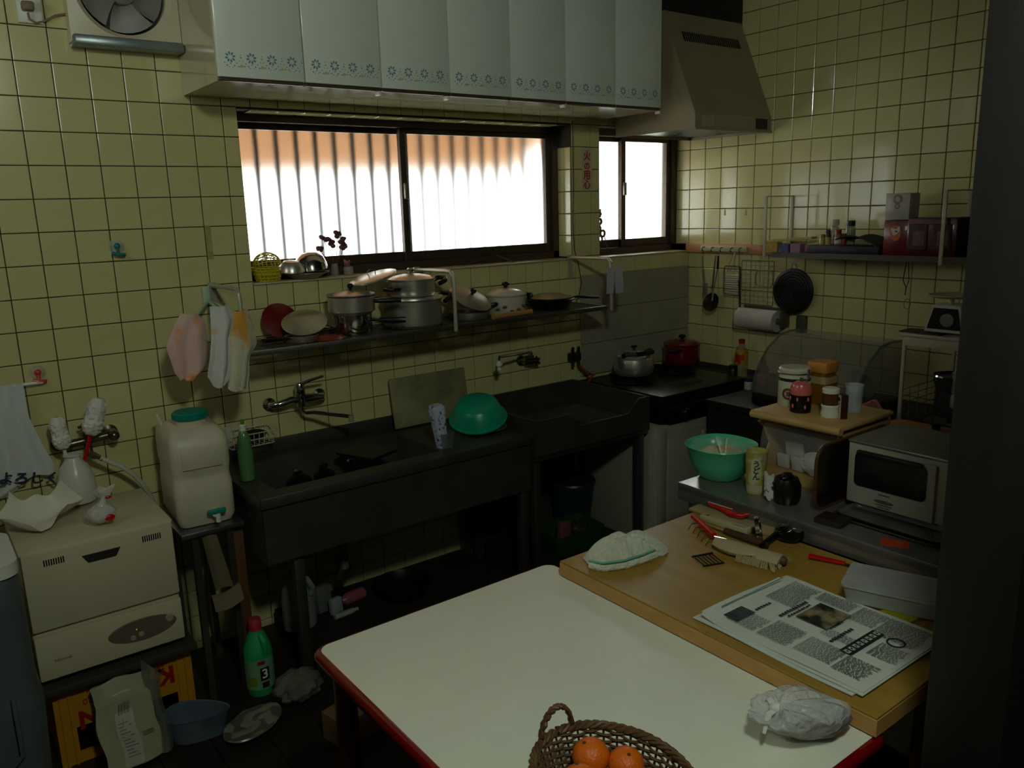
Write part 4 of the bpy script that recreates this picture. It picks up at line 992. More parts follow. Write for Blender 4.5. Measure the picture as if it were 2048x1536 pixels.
# ================================================================ on the stove
ZK = .66+.182
x = PY(1268, 700, -.23).x
k = thing('kettle', 'aluminium kettle with black handle on the gas stove', 'kettle', (-.695, -.23, ZK))
k.location.x = x
G().lathe([(0, 0), (.092, 0), (.103, .015), (.105, .05), (.098, .085), (.07, .108), (.05, .113)], n=40).obj('body', POT, k)
l_ = G().lathe([(.052, .112), (.05, .118), (.02, .124), (0, .125)], n=30, caps=False).obj('lid', POT, k)
G().lathe([(.008, .123), (.006, .135), (.016, .14), (.016, .148), (0, .15)], n=16).obj('knob', BLACKP, l_)
g = G(); g.tube([(-.09, -.01, .05), (-.115, -.02, .08), (-.135, -.03, .115)], [.022, .014, .010], 10); g.obj('spout', POT, k)
g = G(); g.tube([(-.085, 0, .10), (-.09, -.03, .115), (-.06, -.075, .118), (0, -.09, .12), (.06, -.075, .118), (.09, -.03, .115), (.085, 0, .10)], .009, 8, flat=1.5); g.obj('handle', BLACKP, k)
x = PY(1364, 690, -.20).x
s = thing('red_pot', 'dark red lidded pot with black handles on the stove', 'pot', (x, -.20, ZK))
RP = mat('red_pot_enamel', (.42, .03, .03), .25, var=.08, coat=.4)
G().lathe(vessel(.098, .10), n=36, caps=False).obj('body', RP, s)
l_ = G().lathe(lid_prof(.102, .106, .022), n=36, caps=False).obj('lid', RP, s)
G().lathe(knob_prof(.128, .02), n=18).obj('knob', BLACKP, l_)
for a in (-70, 110):
    g = G(); loop(g, (.098*math.cos(R(a+90)), .098*math.sin(R(a+90)), .085), .06, .035, .0, .009, R(a)); g.obj('handle', BLACKP, s)

# ================================================================ right wall: hook rail, utensils, shelf
r_ = thing('hook_rail', 'white hook rail on the orange wooden strip by the corner', 'hook rail', (0, 0, 0))
a, b = PX(1402, 497, -.025), PX(1494, 510, -.025); zc = 1.452
G().box((-.028, (a.y+b.y)/2, zc), (.010, abs(a.y-b.y), .03), bev=.003).obj('rail', mat('cream_rail', (.72, .70, .56), .4), r_)
HY = [a.y+(b.y-a.y)*t for t in (.1, .3, .5, .72, .9)]
for yy in HY: G().tube([(-.033, yy, zc+.008), (-.05, yy, zc+.006), (-.056, yy, zc-.006), (-.046, yy, zc-.014)], .003, 6).obj('hook', mat('olive_metal', (.35, .34, .22), .4, .6), r_)
def hang(u, v): return PX(u, v, -.06)
# ladle
l_ = thing('ladle', 'dark ladle hanging by the tiled corner', 'ladle', (0, 0, 0))
p = hang(1424, 605); q = hang(1428, 520)
G().tube([(q.x+.01, q.y, q.z), (p.x+.005, p.y, p.z+.04), (p.x, p.y, p.z+.01)], [.004, .006, .005], 8, flat=.5).obj('handle', POTD, l_)
G().lathe([(0, -.02), (.025, -.012), (.050, .008), (.053, .012), (.048, .01), (0, -.012)], p, 24, RY(-70) @ RX(0), caps=False).obj('bowl', mat('dark_metal', (.15, .145, .13), .35, .8), l_)
u_ = thing('kitchen_tongs', 'steel tongs with black grip hanging on the hook rail', 'tongs', (0, 0, 0))
q = hang(1437, 512); p = hang(1428, 578)
g = G(); g.tube([q, (q.x, q.y+.004, q.z-.07)], [.006, .007], 8, flat=.6); g.obj('grip', BLACKP, u_)
g = G(); g.tube([(q.x, q.y+.004, q.z-.07), p], .0035, 6); g.tube([q+Vector((0, .02, 0)), p+Vector((0, .012, .01))], .004, 6); g.obj('arms', ALU, u_)
u_ = thing('hanging_turner', 'thin steel turner at the corner end of the rail', 'turner', (0, 0, 0))
q = hang(1404, 512); p = hang(1411, 575)
g = G(); g.tube([q, p], .004, 6); g.obj('handle', POTD, u_)
G().box(p+Vector((0, 0, -.01)), (.003, .03, .07), bev=.001).obj('blade', POTD, u_)
gr = thing('grater', 'steel grater hanging on the hook rail', 'grater', (0, 0, 0))
a, b = hang(1448, 532), hang(1478, 590)
g = G(); ym, zm = (a.y+b.y)/2, (a.z+b.z)/2; hy, hz = abs(a.y-b.y)/2, abs(a.z-b.z)/2
g.tube([(-.055, ym+y, zm+z) for y, z in rrect(hy, hz, .012, 3)], .004, 6, True); g.obj('frame', CHROME, gr)
for i in range(9): G().box((-.055, ym, zm-hz+.012+i*(2*hz-.06)/8), (.003, 2*hy-.004, .009), rot=RY(25)).obj('blade', mat('grater_steel', (.58, .57, .52), .5, .5), gr)
g = G()
for i in range(4): g.tube([(-.055, ym-hy*.6+i*hy*.4, zm+hz-.03), (-.05, ym-hy*.5+i*hy*.33, zm+hz+.015), (-.035, ym, HY and zc-.012)], .0016, 5)
g.obj('wire_hanger', CHROME, gr)
u_ = thing('peeler', 'small dark peeler hanging beside the grater', 'peeler', (0, 0, 0))
q = hang(1478, 560); p = hang(1480, 615)
g = G(); g.tube([(q.x, q.y, zc-.012), q], .0015, 5); g.tube([q, p], [.005, .004], 8); g.obj('handle', BLACKP, u_)
# wire grids
for (u0, v0, u1, v1, z_), lb in zip(((1484, 520, 1545, 612, 0), (1512, 540, 1545, 575, 1)), ('rectangular wire cooling rack hanging on the tiles', 'small round-cornered wire grill in front of the wire rack')):
    x = -.02-.015*z_; a, b = PX(u0, v0, x), PX(u1, v1, x); ym, zm = (a.y+b.y)/2, (a.z+b.z)/2; hy, hz = abs(a.y-b.y)/2, abs(a.z-b.z)/2
    wr = thing('wire_rack', lb, 'wire rack', (0, 0, 0)); m_ = mat('tinned_wire', (.62, .60, .52), .35, .8)
    g = G(); g.tube([(x, ym+y, zm+z) for y, z in rrect(hy, hz, .006+.02*z_, 4)], .0026, 6, True); g.obj('frame', m_, wr)
    wm = G().cyl((0, 0, -hz), (0, 0, hz), .0012, n=5, caps=False).mesh('wire', m_); wh = G().cyl((0, -hy, 0), (0, hy, 0), .0012, n=5, caps=False).mesh('wire', m_)
    nn = 4 if z_ else 7
    for i in range(1, nn): link('wire', wm, wr, (x, ym-hy+2*hy*i/nn, zm))
    for i in range(1, nn+3): link('wire', wh, wr, (x, ym, zm-hz+2*hz*i/(nn+3)))
# round grill plate
p = PX(1586, 582, -.04)
gp = thing('round_grill_plate', 'round black ridged grill plate hanging under the dark wall shelf', 'grill plate', (-.035, p.y, p.z))
GB = mat('grill_black', (.075, .072, .066), .45, .3, var=.3, scale=30)
rr = 45*sc(p)
G().lathe([(0, 0), (rr, 0), (rr, .01), (rr*.96, .013), (0, .011)], M=RY(-90), n=44, caps=False).obj('plate', GB, gp)
for i in range(1, 8): G().tube([(-.013, rr*i/8.2*math.cos(a), rr*i/8.2*math.sin(a)) for a in [2*PI*k/40 for k in range(40)]], .0028, 5, True).obj('ridge', GB, gp)
g = G(); g.tube([(-.006, -.014, rr-.003), (-.006, -.012, rr+.02), (-.006, .012, rr+.02), (-.006, .014, rr-.003)], .004, 6); g.tube([(-.006, 0, rr+.02), (-.006, 0, rr+.04), (0, 0, rr+.05)], .0015, 5); g.obj('hanger', STEEL, gp)
# paper towel holder
a, b = PX(1480, 636, -.075), PX(1555, 642, -.075); zc2 = (a.z+b.z)/2
pt = thing('paper_towel_holder', 'paper towel roll on a holder below the wire rack', 'paper towel', (0, 0, 0))
G().lathe([(.016, 0), (.055, 0), (.055, abs(a.y-b.y)), (.016, abs(a.y-b.y)), (.016, 0)], (-.075, a.y, zc2), 32, RX(90), caps=False).obj('paper_roll', mat('paper_towel', (.76, .73, .68), .9, bump=.3, bscale=120), pt)
g = G(); g.cyl((-.075, a.y+.012, zc2), (-.075, b.y-.02, zc2), .014); g.box((-.04, b.y-.018, zc2+.012), (.075, .012, .09), bev=.006); g.box((-.04, a.y+.015, zc2+.012), (.075, .012, .06), bev=.006); g.box((-.006, (a.y+b.y)/2, zc2+.05), (.01, abs(a.y-b.y)+.05, .02))
g.obj('bracket', mat('olive_plastic', (.33, .31, .22), .5), pt)
p = PX(1604, 648, -.01)
tag(G().box((-.012, p.y, p.z), (.022, .055, .085), bev=.004).obj('small_grey_box', mat('grey_brown_box', (.28, .26, .21), .5)), 'small grey-brown box on the tiles right of the paper towel', 'box')
# stain marks on the tiles
for u, v in ((1450, 425), (1492, 425)):
    p = PX(u, v, -.001); tag(G().box((-.0012, p.y, p.z), (.0008, .012, .03)).obj('tile_mark', mat('rust_mark', (.60, .56, .40), .7)), 'faint brown mark on the tiles above the hook rail', 'mark', 'faint marks on the right wall tiles')

# wall shelf on the right
ZR2 = 1.452
XF = -.22
yl = PX(1545, 508, XF).y
s = thing('bracket_shelf', 'dark shelf board with pale strap brackets on the right wall', 'shelf', (0, 0, 0))
G().box((XF/2-.002, (yl-1.95)/2+.0, ZR2-.012), (-XF, abs(-1.95-yl), .018), bev=.002).obj('board', mat('black_board', (.07, .06, .05), .5), s)
g = G(); g.box((XF, (yl-1.95)/2, ZR2-.008), (.006, abs(-1.95-yl), .026)); g.obj('front_edge', mat('edge_metal', (.30, .28, .24), .35, .6), s)
for u in (1533, 1892):
    yy = PX(u, 395, XF).y
    g = G(); g.box((XF-.002, yy, (ZR2-.03+1.722)/2), (.006, .016, 1.722-ZR2+.03), bev=.001); g.box((-.006, yy, (ZR2-.03+1.722)/2), (.006, .016, 1.722-ZR2+.03), bev=.001); g.box((XF/2-.004, yy, 1.724), (-XF, .014, .005))
    g.obj('bracket', mat('bracket_cream', (.70, .67, .56), .4), s)
ZQ = ZR2-.0025
def rs(u, x): return PX(u, 480, x).y
def rbox(name, u0, u1, x, h, m, lab, cat, dx=.05, rot=0, z=None):
    y0, y1 = rs(u0, x), rs(u1, x)
    return tag(G().box((0, 0, h/2), (dx, abs(y0-y1), h), bev=.002, seg=1).obj(name, m, None, (x, (y0+y1)/2, z or ZQ), rot), lab, cat)
rbox('wrap_box', 1531, 1560, -.15, .052, mat('yellow_box', (.66, .52, .12), .5, var=.1, col2=(.72, .62, .40), thresh=(.45, .55), scale=22), 'yellow wrap box at the left end of the dark shelf', 'box', .045)
rbox('wrap_box', 1563, 1583, -.16, .046, mat('blue_box', (.22, .26, .42), .5, col2=(.60, .58, .62), thresh=(.5, .58), scale=25), 'blue wrap box next to the yellow one on the dark shelf', 'box', .045)
rbox('wrap_box', 1586, 1606, -.165, .048, mat('pink_box', (.58, .42, .48), .5), 'mauve pink wrap box on the dark shelf', 'box', .045)
a = tag(G().box((0, 0, .006), (.05, .27, .012), bev=.002, seg=1).obj('flat_box', mat('pale_yellow_box', (.64, .58, .36), .5), None, (-.085, rs(1570, -.085)-.03, ZQ+.056)), 'long pale box lying across the wrap boxes', 'box')
a.rotation_euler = (R(-4), 0, 0)
tag(G().box((0, 0, .022), (.14, .36, .042), bev=.004).obj('dark_case', mat('navy_case', (.06, .06, .09), .5), None, (-.12, rs(1700, -.12), ZQ)), 'long flat navy case on the dark shelf under the spice jars', 'case')
cl = G(); cl.grid(lambda u, v: (-.05-.14*u, rs(1770, -.12)+.20*v, ZQ+.048+.03*math.sin(v*2.6)+.008*math.sin(u*5+v*4)), 12, 14, .006)
tag(cl.obj('folded_cloth', mat('olive_cloth', (.20, .20, .15), .9)), 'dark olive folded cloth on the navy case', 'cloth')
def jar(u, x, r, h, ch, bm, cm, lab, z=ZQ+.044, nm='spice_jar', cr=.9, label_m=None):
    j = thing(nm, lab, 'jar', (x, rs(u, x), z))
    G().lathe([(0, 0), (r, 0), (r, h*.85), (r*cr*.9, h)], n=20).obj('body', bm, j)
    G().lathe([(r*cr, h), (r*cr, h+ch), (r*cr*.9, h+ch+.002), (0, h+ch+.002)], n=20).obj('cap', cm, j)
    if label_m: G().lathe([(r*1.02, h*.15), (r*1.02, h*.7)], n=20, caps=False).obj('label', label_m, j)
    return j
CG = film('jar_glass', (.62, .60, .5), .1, .55)
jar(1645, -.17, .013, .034, .012, mat('lime_contents', (.55, .55, .08), .3), mat('orange_cap', (.60, .28, .08), .4), 'small yellow-green spice jar with an orange cap on the navy case')
jar(1656, -.165, .013, .036, .014, mat('yellow_contents', (.58, .50, .22), .3), mat('dark_brown_cap', (.10, .07, .05), .4), 'small yellow spice jar with a dark cap on the navy case')
jar(1655, -.09, .013, .05, .014, mat('dark_contents', (.12, .10, .07), .3), BLACKP, 'small dark spice jar behind the yellow ones')
jar(1676, -.165, .016, .05, .018, mat('red_spice', (.55, .30, .22), .4), mat('red_cap', (.55, .05, .03), .4), 'spice jar with a bright red cap and white label', label_m=mat('white_label', (.72, .70, .66), .5))
jar(1687, -.15, .014, .04, .01, mat('rust_spice', (.50, .12, .05), .4), mat('rust_cap', (.3, .08, .05), .4), 'small rust-red spice jar between the white-capped bottles')
jar(1669, -.07, .020, .088, .024, CG, mat('cream_cap', (.74, .70, .56), .4), 'clear bottle with a tall cream cap at the back of the dark shelf')
jar(1700, -.10, .022, .085, .022, CG, mat('navy_cap', (.07, .08, .16), .4), 'clear bottle with a navy cap on the dark shelf', label_m=mat('pale_label', (.5, .5, .5), .5))
# tea tin
y0, y1 = rs(1774, -.15), rs(1822, -.15); w_ = abs(y0-y1)
t = thing('tea_tin', 'tall tin, white above and red below with a bird emblem, on the dark shelf', 'tin', (-.14, (y0+y1)/2, ZQ))
G().box((0, 0, .078), (.085, w_, .156), bev=.003).obj('lower_half', mat('tin_red', (.42, .04, .02), .3, coat=.3), t)
G().box((0, 0, .214), (.085, w_, .112), bev=.003).obj('upper_half', mat('tin_white', (.66, .64, .60), .35), t)
g = G(); g.lathe([(0, 0), (.024, 0), (.024, .0015), (0, .0015)], (-.0425, 0, .10), 20, RY(-90), sx=1.4); g.obj('orange_emblem', mat('emblem_orange', (.72, .32, .06), .4), t)
g = G(); g.prism([(-.022, .018), (.004, .012), (.016, .028), (.02, .01), (.008, -.008), (-.006, -.016), (-.016, -.002)], .001, TR(-.0442, 0, .105) @ Matrix(((0, 0, -1, 0), (-1, 0, 0, 0), (0, 1, 0, 0), (0, 0, 0, 1)))); g.obj('bird_emblem', mat('emblem_white', (.75, .72, .66), .4), t)
g = G(); g.ball((-.0455, -.004, .108), .006, (.2, 1, .6)); g.obj('emblem_dot', BLACKP, t)
for z, s_ in ((.245, .020), (.215, .012)): G().lathe([(s_*.6, 0), (s_, 0), (s_, .001), (s_*.6, .001)], (-.0428, 0, z), 16, RY(-90), caps=False).obj('crest_print', mat('tan_print', (.56, .42, .30), .5), t)
# red box with framed pictures
y0 = rs(1824, -.14); y1 = y0-.21
rb = thing('red_gift_box', 'dark red gift box with framed panels on the dark shelf', 'box', (-.12, (y0+y1)/2, ZQ))
g = G(); g.box((0, 0, .083), (.14, .21, .166), bev=.006); g.obj('box', mat('gift_red', (.30, .015, .015), .3, coat=.3), rb)
for yy, w_ in ((.055, .08), (-.045, .08)):
    fr = G().box((-.072, yy, .085), (.004, w_, .11), bev=.002, seg=1).obj('panel', mat('maroon_panel', (.20, .02, .02), .3), rb)
    G().box((-.0745, yy-.005, .08), (.002, w_*.6, .06)).obj('picture', mat('grey_rose', (.36, .26, .25), .5, var=.3, scale=40), fr)
# hooks, cord and small items under the shelf
c = thing('hanging_string', 'dark string and rubber bands hanging under the dark shelf', 'string', (0, 0, 0))
p = PX(1812, 540, -.2); 
g = G(); g.tube([(-.2, p.y, ZR2-.022), PX(1806, 560, -.2), PX(1812, 575, -.2), PX(1810, 590, -.2)], .0022, 6); g.tube([(-.2, p.y-.008, ZR2-.022), PX(1818, 560, -.2), PX(1811, 580, -.2)], .0018, 6); g.obj('strands', mat('string_dark', (.12, .1, .08), .8), c)
g = G(); q = PX(1814, 608, -.2); g.tube([(q.x, q.y+.014*math.cos(a), q.z+.022*math.sin(a)) for a in [2*PI*i/20 for i in range(20)]], .0016, 5, True); g.obj('rubber_band', mat('tan_rubber', (.50, .42, .24), .6), c)
# ================================================================ side counter along the right wall
ZK2 = .7805
def cz_(u, v): return PZ(u, v, ZK2)
p = cz_(1480, 757)
b = thing('oil_bottle', 'cooking oil bottle with red cap and yellow label by the stove', 'bottle', (-.10, -.70, ZK2))
b.location = (-.13, PX(1482, 740, -.13).y, ZK2)
G().lathe([(0, 0), (.033, 0), (.034, .01), (.034, .12), (.028, .15), (.016, .172), (.013, .185)], n=24).obj('body', film('oil_plastic', (.66, .60, .40), .12, .55), b)
G().lathe([(.016, .183), (.016, .205), (0, .206)], n=16).obj('cap', mat('red_cap', (.55, .05, .03), .4), b)
G().lathe([(.035, .075), (.035, .135), (.031, .15)], n=24, caps=False).obj('label', mat('yellow_red_label', (.66, .50, .05), .45, col2=(.62, .10, .04), thresh=(.52, .56), scale=18), b)
for (u, x, r, h, bm, cm, lab) in ((1466, -.17, .024, .05, mat('dark_contents', (.12, .10, .07), .3), BLACKP, 'squat black jar beside the oil bottle'), (1498, -.34, .022, .04, mat('white_pot', (.66, .62, .55), .4), mat('blue_grey_cap', (.14, .15, .18), .4), 'small white jar with a dark cap beside the stove')):
    j = thing('condiment_jar', lab, 'jar', (x, PX(u, 760, x).y, ZK2))
    G().lathe([(0, 0), (r, 0), (r, h*.9), (r*.9, h)], n=20).obj('body', bm, j); G().lathe([(r*.97, h), (r*.97, h+.018), (0, h+.02)], n=20).obj('cap', cm, j)
b = thing('sauce_bottle', 'dark sauce bottle with orange label on the side counter', 'bottle', (-.26, PX(1527, 740, -.26).y, ZK2))
G().lathe([(0, 0), (.026, 0), (.027, .09), (.014, .12), (.012, .14)], n=20).obj('body', mat('dark_bottle', (.05, .04, .03), .2), b)
G().lathe([(.014, .138), (.014, .16), (0, .161)], n=14).obj('cap', mat('yellow_cap', (.62, .42, .08), .4), b)
G().lathe([(.0275, .02), (.0275, .075)], n=20, caps=False).obj('label', mat('orange_label', (.62, .24, .06), .5), b)
# clear domed dish case
Y0, Y1, XB, XFR, ZTOP = -.90, -1.40, -.20, -.58, 1.095
d = thing('dish_dome', 'dish drying case with a clear rounded cover on the side counter', 'dish dryer', (0, 0, ZK2))
hT = ZTOP-ZK2
prof = [(XFR, .06), (XFR+.005, .11), (XFR+.035, .18), (XFR+.10, .25), (XFR+.19, hT-.01), (XFR+.27, hT), (XB, hT-.005), (XB, .06)]
g = G(); A = [g.v((x, Y0, z)) for x, z in prof]; B = [g.v((x, Y1, z)) for x, z in prof]
g.face(A); g.face(B[::-1])
for i in range(len(prof)-1): g.face([A[i], A[i+1], B[i+1], B[i]])
g.obj('clear_cover', film('smoky_cover', (.50, .49, .44), .12, .42), d, smooth=50)
g = G(); g.tube([(x-.002, Y1, z) for x, z in prof[:-1]], .006, 6); g.tube([(x-.002, Y0, z) for x, z in prof[:-1]], .006, 6); g.tube([(XFR-.002, Y0, .062), (XFR-.002, Y1, .062)], .006, 6); g.obj('cover_rim', film('rim_plastic', (.40, .39, .35), .2, .5), d)
G().box(((XB+XFR)/2, (Y0+Y1)/2, .03), (XB-XFR+.01, Y0-Y1+.01, .055), bev=.008).obj('base', mat('dark_base', (.07, .065, .06), .4), d)
for i, (y, z, r, tl) in enumerate(((-1.02, .15, .055, 70), (-1.09, .15, .055, 72), (-1.16, .13, .045, 68), (-1.29, .16, .06, 75), (-1.335, .15, .05, 72))):
    tag(G().lathe([(0, 0), (r*.5, .002), (r, .016), (r, .019), (r*.5, .006), (0, .005)], M=RX(tl), n=26, caps=False).obj('dish', mat('grey_china', (.60, .58, .52), .3), None, (-.40, y, ZK2+z-.03)), 'pale dish standing in the clear domed dish case', 'dish', 'dishes in the domed case')
# white rack with scale on top, coffee maker inside
XR0, XR1, YR0, YR1 = -.485, -.05, -1.545, -1.86
k = thing('white_rack', 'white metal rack with wire side at the end of the side counter', 'rack', (0, 0, 0))
WR = mat('rack_white', (.74, .71, .60), .4, var=.03)
for x in (XR0, XR1):
    for y in (YR0, YR1): G().box((x, y, (ZK2+1.15)/2), (.014, .014, 1.15-ZK2), bev=.003).obj('post', WR, k)
G().box(((XR0+XR1)/2, (YR0+YR1)/2, 1.165), (XR1-XR0+.03, YR0-YR1+.03, .014), bev=.004).obj('top_board', WR, k)
G().box((XR0-.002, (YR0+YR1)/2, 1.14), (.012, YR0-YR1, .036), bev=.002).obj('front_rail', WR, k)
g = G()
for i in range(1, 6): x = XR0+(XR1-XR0)*i/6; g.cyl((x, YR0, ZK2+.01), (x, YR0, ZK2+.16), .0018, n=5)
for i in range(6): z = ZK2+.015+.028*i; g.cyl((XR0, YR0, z), (XR1, YR0, z), .0018, n=5)
g.obj('side_wires', mat('grey_wire', (.5, .49, .44), .4, .5), k)
q = PX(1916, 660, -.43); tag(G().box((0, 0, .07), (.10, .012, .14), bev=.002).obj('white_booklet', mat('panel_white', (.84, .85, .84), .4), None, (-.43, min(q.y, -1.775), 1.1725)), 'white booklet standing upright beside the kitchen scale', 'booklet')
s = thing('kitchen_scale', 'white kitchen scale with dark dial face and tray on the rack', 'scale', (-.37, -1.685, 1.1725))
Mx = Matrix(((0, 0, -1, 0), (-1, 0, 0, 0), (0, 1, 0, 0), (0, 0, 0, 1)))
g = G(); g.prism([(-.075, 0), (.075, 0), (.055, .105), (-.05, .105)], .10, TR(.05, 0, .006) @ Mx); g.obj('body', mat('scale_white', (.76, .74, .68), .4), s)
g = G(); g.prism([(-.064, .012), (.064, .012), (.048, .094), (-.042, .094)], .004, TR(-.05, 0, .006) @ Mx); dl = g.obj('dial_face', mat('dial_navy', (.06, .07, .10), .25), s)
G().lathe([(0, 0), (.026, 0), (.026, .003), (0, .003)], (-.055, -.012, .055), 20, RY(-90)).obj('dial', mat('dial_pale', (.5, .5, .42), .4), dl)
g = G(); g.cyl((0, 0, .108), (0, 0, .135), .008); g.lathe([(0, .135), (.06, .137), (.085, .147), (.085, .150), (.058, .141), (0, .139)], n=30, caps=False); g.obj('tray', WR, s)
tag(G().box((0, 0, .0035), (.10, .16, .005)).obj('brown_mat', mat('brown_mat', (.24, .14, .09), .6), None, (-.44, -1.60, 1.1725)), 'thin brown mat under the kitchen scale', 'mat')
s.location.z += .0062; s.location.x = -.42
MATS['brown_mat']
c = thing('coffee_maker', 'grey coffee maker with white bottle top inside the white rack', 'coffee maker', (-.30, -1.70, ZK2))
GY = mat('appliance_grey', (.24, .235, .22), .4)
G().box((.0, .015, .012), (.15, .20, .024), bev=.008).obj('base', GY, c)
G().box((.045, .015, .11), (.06, .20, .18), bev=.01).obj('column', GY, c)
G().lathe([(.06, 0), (.075, .03), (.075, .05), (.0, .052)], (-.01, .03, .15), 28).obj('filter_head', GY, c)
G().lathe([(.078, 0), (.08, .006), (.076, .012)], (-.01, .03, .20), 28, caps=False).obj('chrome_ring', CHROME, c)
G().lathe([(.04, .0), (.046, .01), (.046, .05), (.04, .06)], (-.05, -.03, .085), 24).obj('white_cup', mat('cup_white', (.66, .63, .54), .35), c)
G().lathe([(.046, 0), (.046, .08), (.02, .11), (.016, .15)], (-.05, -.03, .15), 24).obj('bottle_top', mat('olive_glass', (.48, .47, .34), .3), c)
G().box((-.076, .04, .03), (.003, .05, .02)).obj('badge', STEEL, c)
y0, y1 = PX(1780, 880, -.62).y, -1.83
tag(G().box((0, 0, .03), (.06, abs(y0-y1), .06), bev=.003).obj('wooden_crate_board', mat('tan_card', (.60, .42, .20), .6, var=.12), None, (-.60, (y0+y1)/2, ZK2)), 'long tan box on the counter in front of the white rack', 'box')
b = thing('black_canister', 'small black canister standing in front of the tan box', 'canister', (-.645, PX(1868, 900, -.645).y, ZK2))
G().lathe([(0, 0), (.015, 0), (.015, .07), (.013, .072)], n=18).obj('body', BLACKP, b); G().lathe([(.016, .072), (.016, .088), (0, .089)], n=18).obj('cap', BLACKP, b)
p = PX(1735, 850, -.62)
g = G(); g.grid(lambda u, v: (-.57-.04*v+.012*math.sin(u*6), -1.44-.13*u, ZK2+.005+.11*v*(1-.35*abs(u-.4))+.008*math.sin(u*9+v*4)), 14, 10, .012)
tag(g.obj('pink_packet', mat('pink_foil', (.58, .36, .30), .5, var=.15, scale=12)), 'crumpled pink food packet between dish case and oven', 'packet')

# ================================================================ steel worktable
ZT2 = .8005
def st(u, v): return PZ(u, v, ZT2)
p = st(1452, 952)
b = thing('green_mixing_bowl', 'green plastic bowl covered with cling film on the steel worktable', 'bowl', (p.x-.015, p.y+.012, ZT2))
GB2 = mat('bowl_green', (.32, .70, .53), .3, var=.03, sss=.1)
n = 32
G().lathe([(0, 0), (.06, 0), (.075, .012), (.096, .06), (.108, .105), (.114, .112), (.112, .116), (.103, .108), (.09, .06), (.07, .016), (0, .006)], n=n, sq=2.4, caps=False).obj('bowl', GB2, b)
g = G(); g.grid(blob((0, 0, .078), .078, .074, .022, .08, 6), 26, 12); g.obj('contents', mat('pale_dough', (.74, .68, .46), .7, var=.1), b)
g = G(); rn = random.Random(4)
g.grid(lambda u, v: ((.004+.11*v)*math.cos(u*2*PI), (.004+.11*v)*math.sin(u*2*PI), .106+.004*math.sin(9*u*2*PI)*v+.003*math.sin(23*u+9*v)-.012*(1-v)), 48, 8); g.obj('cling_film', film('cling_film', (.92, .94, .92), .06, .16), b, smooth=60)
for a, q in (((-.055, -.045, .100), (.0, .02, .135)), ((-.04, -.05, .100), (.03, .0, .125))):
    G().cyl(a, q, .003, n=6).obj('chopstick_in_bowl', WHITEP, b)
p = st(1505, 986)
c = thing('paper_cup', 'tall yellow-green printed paper cup with white oval on the worktable', 'cup', (p.x+.015, p.y, ZT2))
G().lathe([(0, .004), (.027, 0), (.029, .012), (.034, .135), (.0355, .138), (.033, .138), (.027, .015), (0, .012)], n=30, caps=False).obj('cup', mat('cup_yellow_green', (.66, .62, .28), .5, col2=(.74, .72, .58), thresh=(.5, .58), scale=30), c)
G().lathe([(.0295, .008), (.0302, .03)], n=30, caps=False).obj('white_band', mat('cup_white_band', (.68, .66, .54), .5), c)
a0 = math.atan2(CAM.y-c.location.y, CAM.x-c.location.x)
g = G()
def ovl(u, v):
    t = u*2*PI; hh2 = .080+.040*v*math.sin(t); an = a0+.55*v*math.cos(t); rr = .0293+(.0047/.123)*(hh2-.012)+.0006
    return (rr*math.cos(an), rr*math.sin(an), hh2)
g.grid(ovl, 28, 3); g.obj('oval_label', mat('oval_white', (.72, .71, .58), .5), c)
for ch, z in zip('うどん', (.101, .08, .059)):
    rr = .0293+.038*(z-.012)+.0016
    text(ch, .023, mat('dark_green_print', (.18, .22, .08), .5), c, (rr*math.cos(a0), rr*math.sin(a0), z), (PI/2, 0, a0+PI/2), 'lettering', .0006)
p = st(1560, 1008)
j = thing('cloth_tied_jar', 'dark round jar with blue and white patterned cloth on the worktable', 'jar', (p.x+.03, p.y, ZT2))
G().lathe([(0, 0), (.036, 0), (.043, .02), (.043, .055), (.034, .078), (0, .082)], n=28, caps=False).obj('jar', mat('dark_glaze', (.07, .065, .055), .3), j)
g = G(); g.grid(lambda u, v: (-.04+.012*v-.006*math.sin(u*3), .052-.035*u+.01*v, .012+.075*v+.006*math.sin(u*7)), 8, 8, .002); g.obj('patterned_cloth', mat('blue_white_cloth', (.72, .72, .70), .8, col2=(.10, .14, .38), thresh=(.58, .62), scale=70), j)
g = G(); g.grid(blob((0, 0, .082), .022, .018, .012, .15, 3), 16, 8); g.obj('cloth_knot', MATS['dark_glaze'], j)
# bread case
XC0, XC1, YC0, YC1, HC = -1.45, -1.17, -1.56, -1.855, .215
c = thing('bread_case', 'cream bread case with clear rounded front on the steel worktable', 'bread case', (0, 0, ZT2))
BC = mat('case_cream', (.70, .56, .34), .45, var=.08)
G().box(((XC0+XC1)/2-.005, (YC0+YC1)/2, HC+.003), (XC1-XC0+.03, YC0-YC1+.03, .016), bev=.006).obj('top_board', BC, c)
G().cyl((XC0-.018, YC0+.014, HC-.003), (XC0-.018, YC1-.014, HC-.003), .013, n=16).obj('rolled_edge', BC, c)
side = [(XC0+.0, 0), (XC1, 0), (XC1, HC-.006), (XC0+.03, HC-.006), (XC0-.004, HC-.03), (XC0+.03, .16), (XC0+.06, .10), (XC0+.02, .03)]
Ms = Matrix(((1, 0, 0, 0), (0, 0, -1, 0), (0, 1, 0, 0), (0, 0, 0, 1)))
for y in (YC0, YC1+.008): G().prism(side, .008, TR(0, y, 0) @ Ms).obj('side_panel', BC, c, smooth=0)
G().box((XC1-.004, (YC0+YC1)/2, .105), (.008, YC0-YC1-.016, .2)).obj('back_panel', BC, c)
G().box(((XC0+XC1)/2, (YC0+YC1)/2, .006), (XC1-XC0, YC0-YC1-.016, .012)).obj('bottom_panel', BC, c)
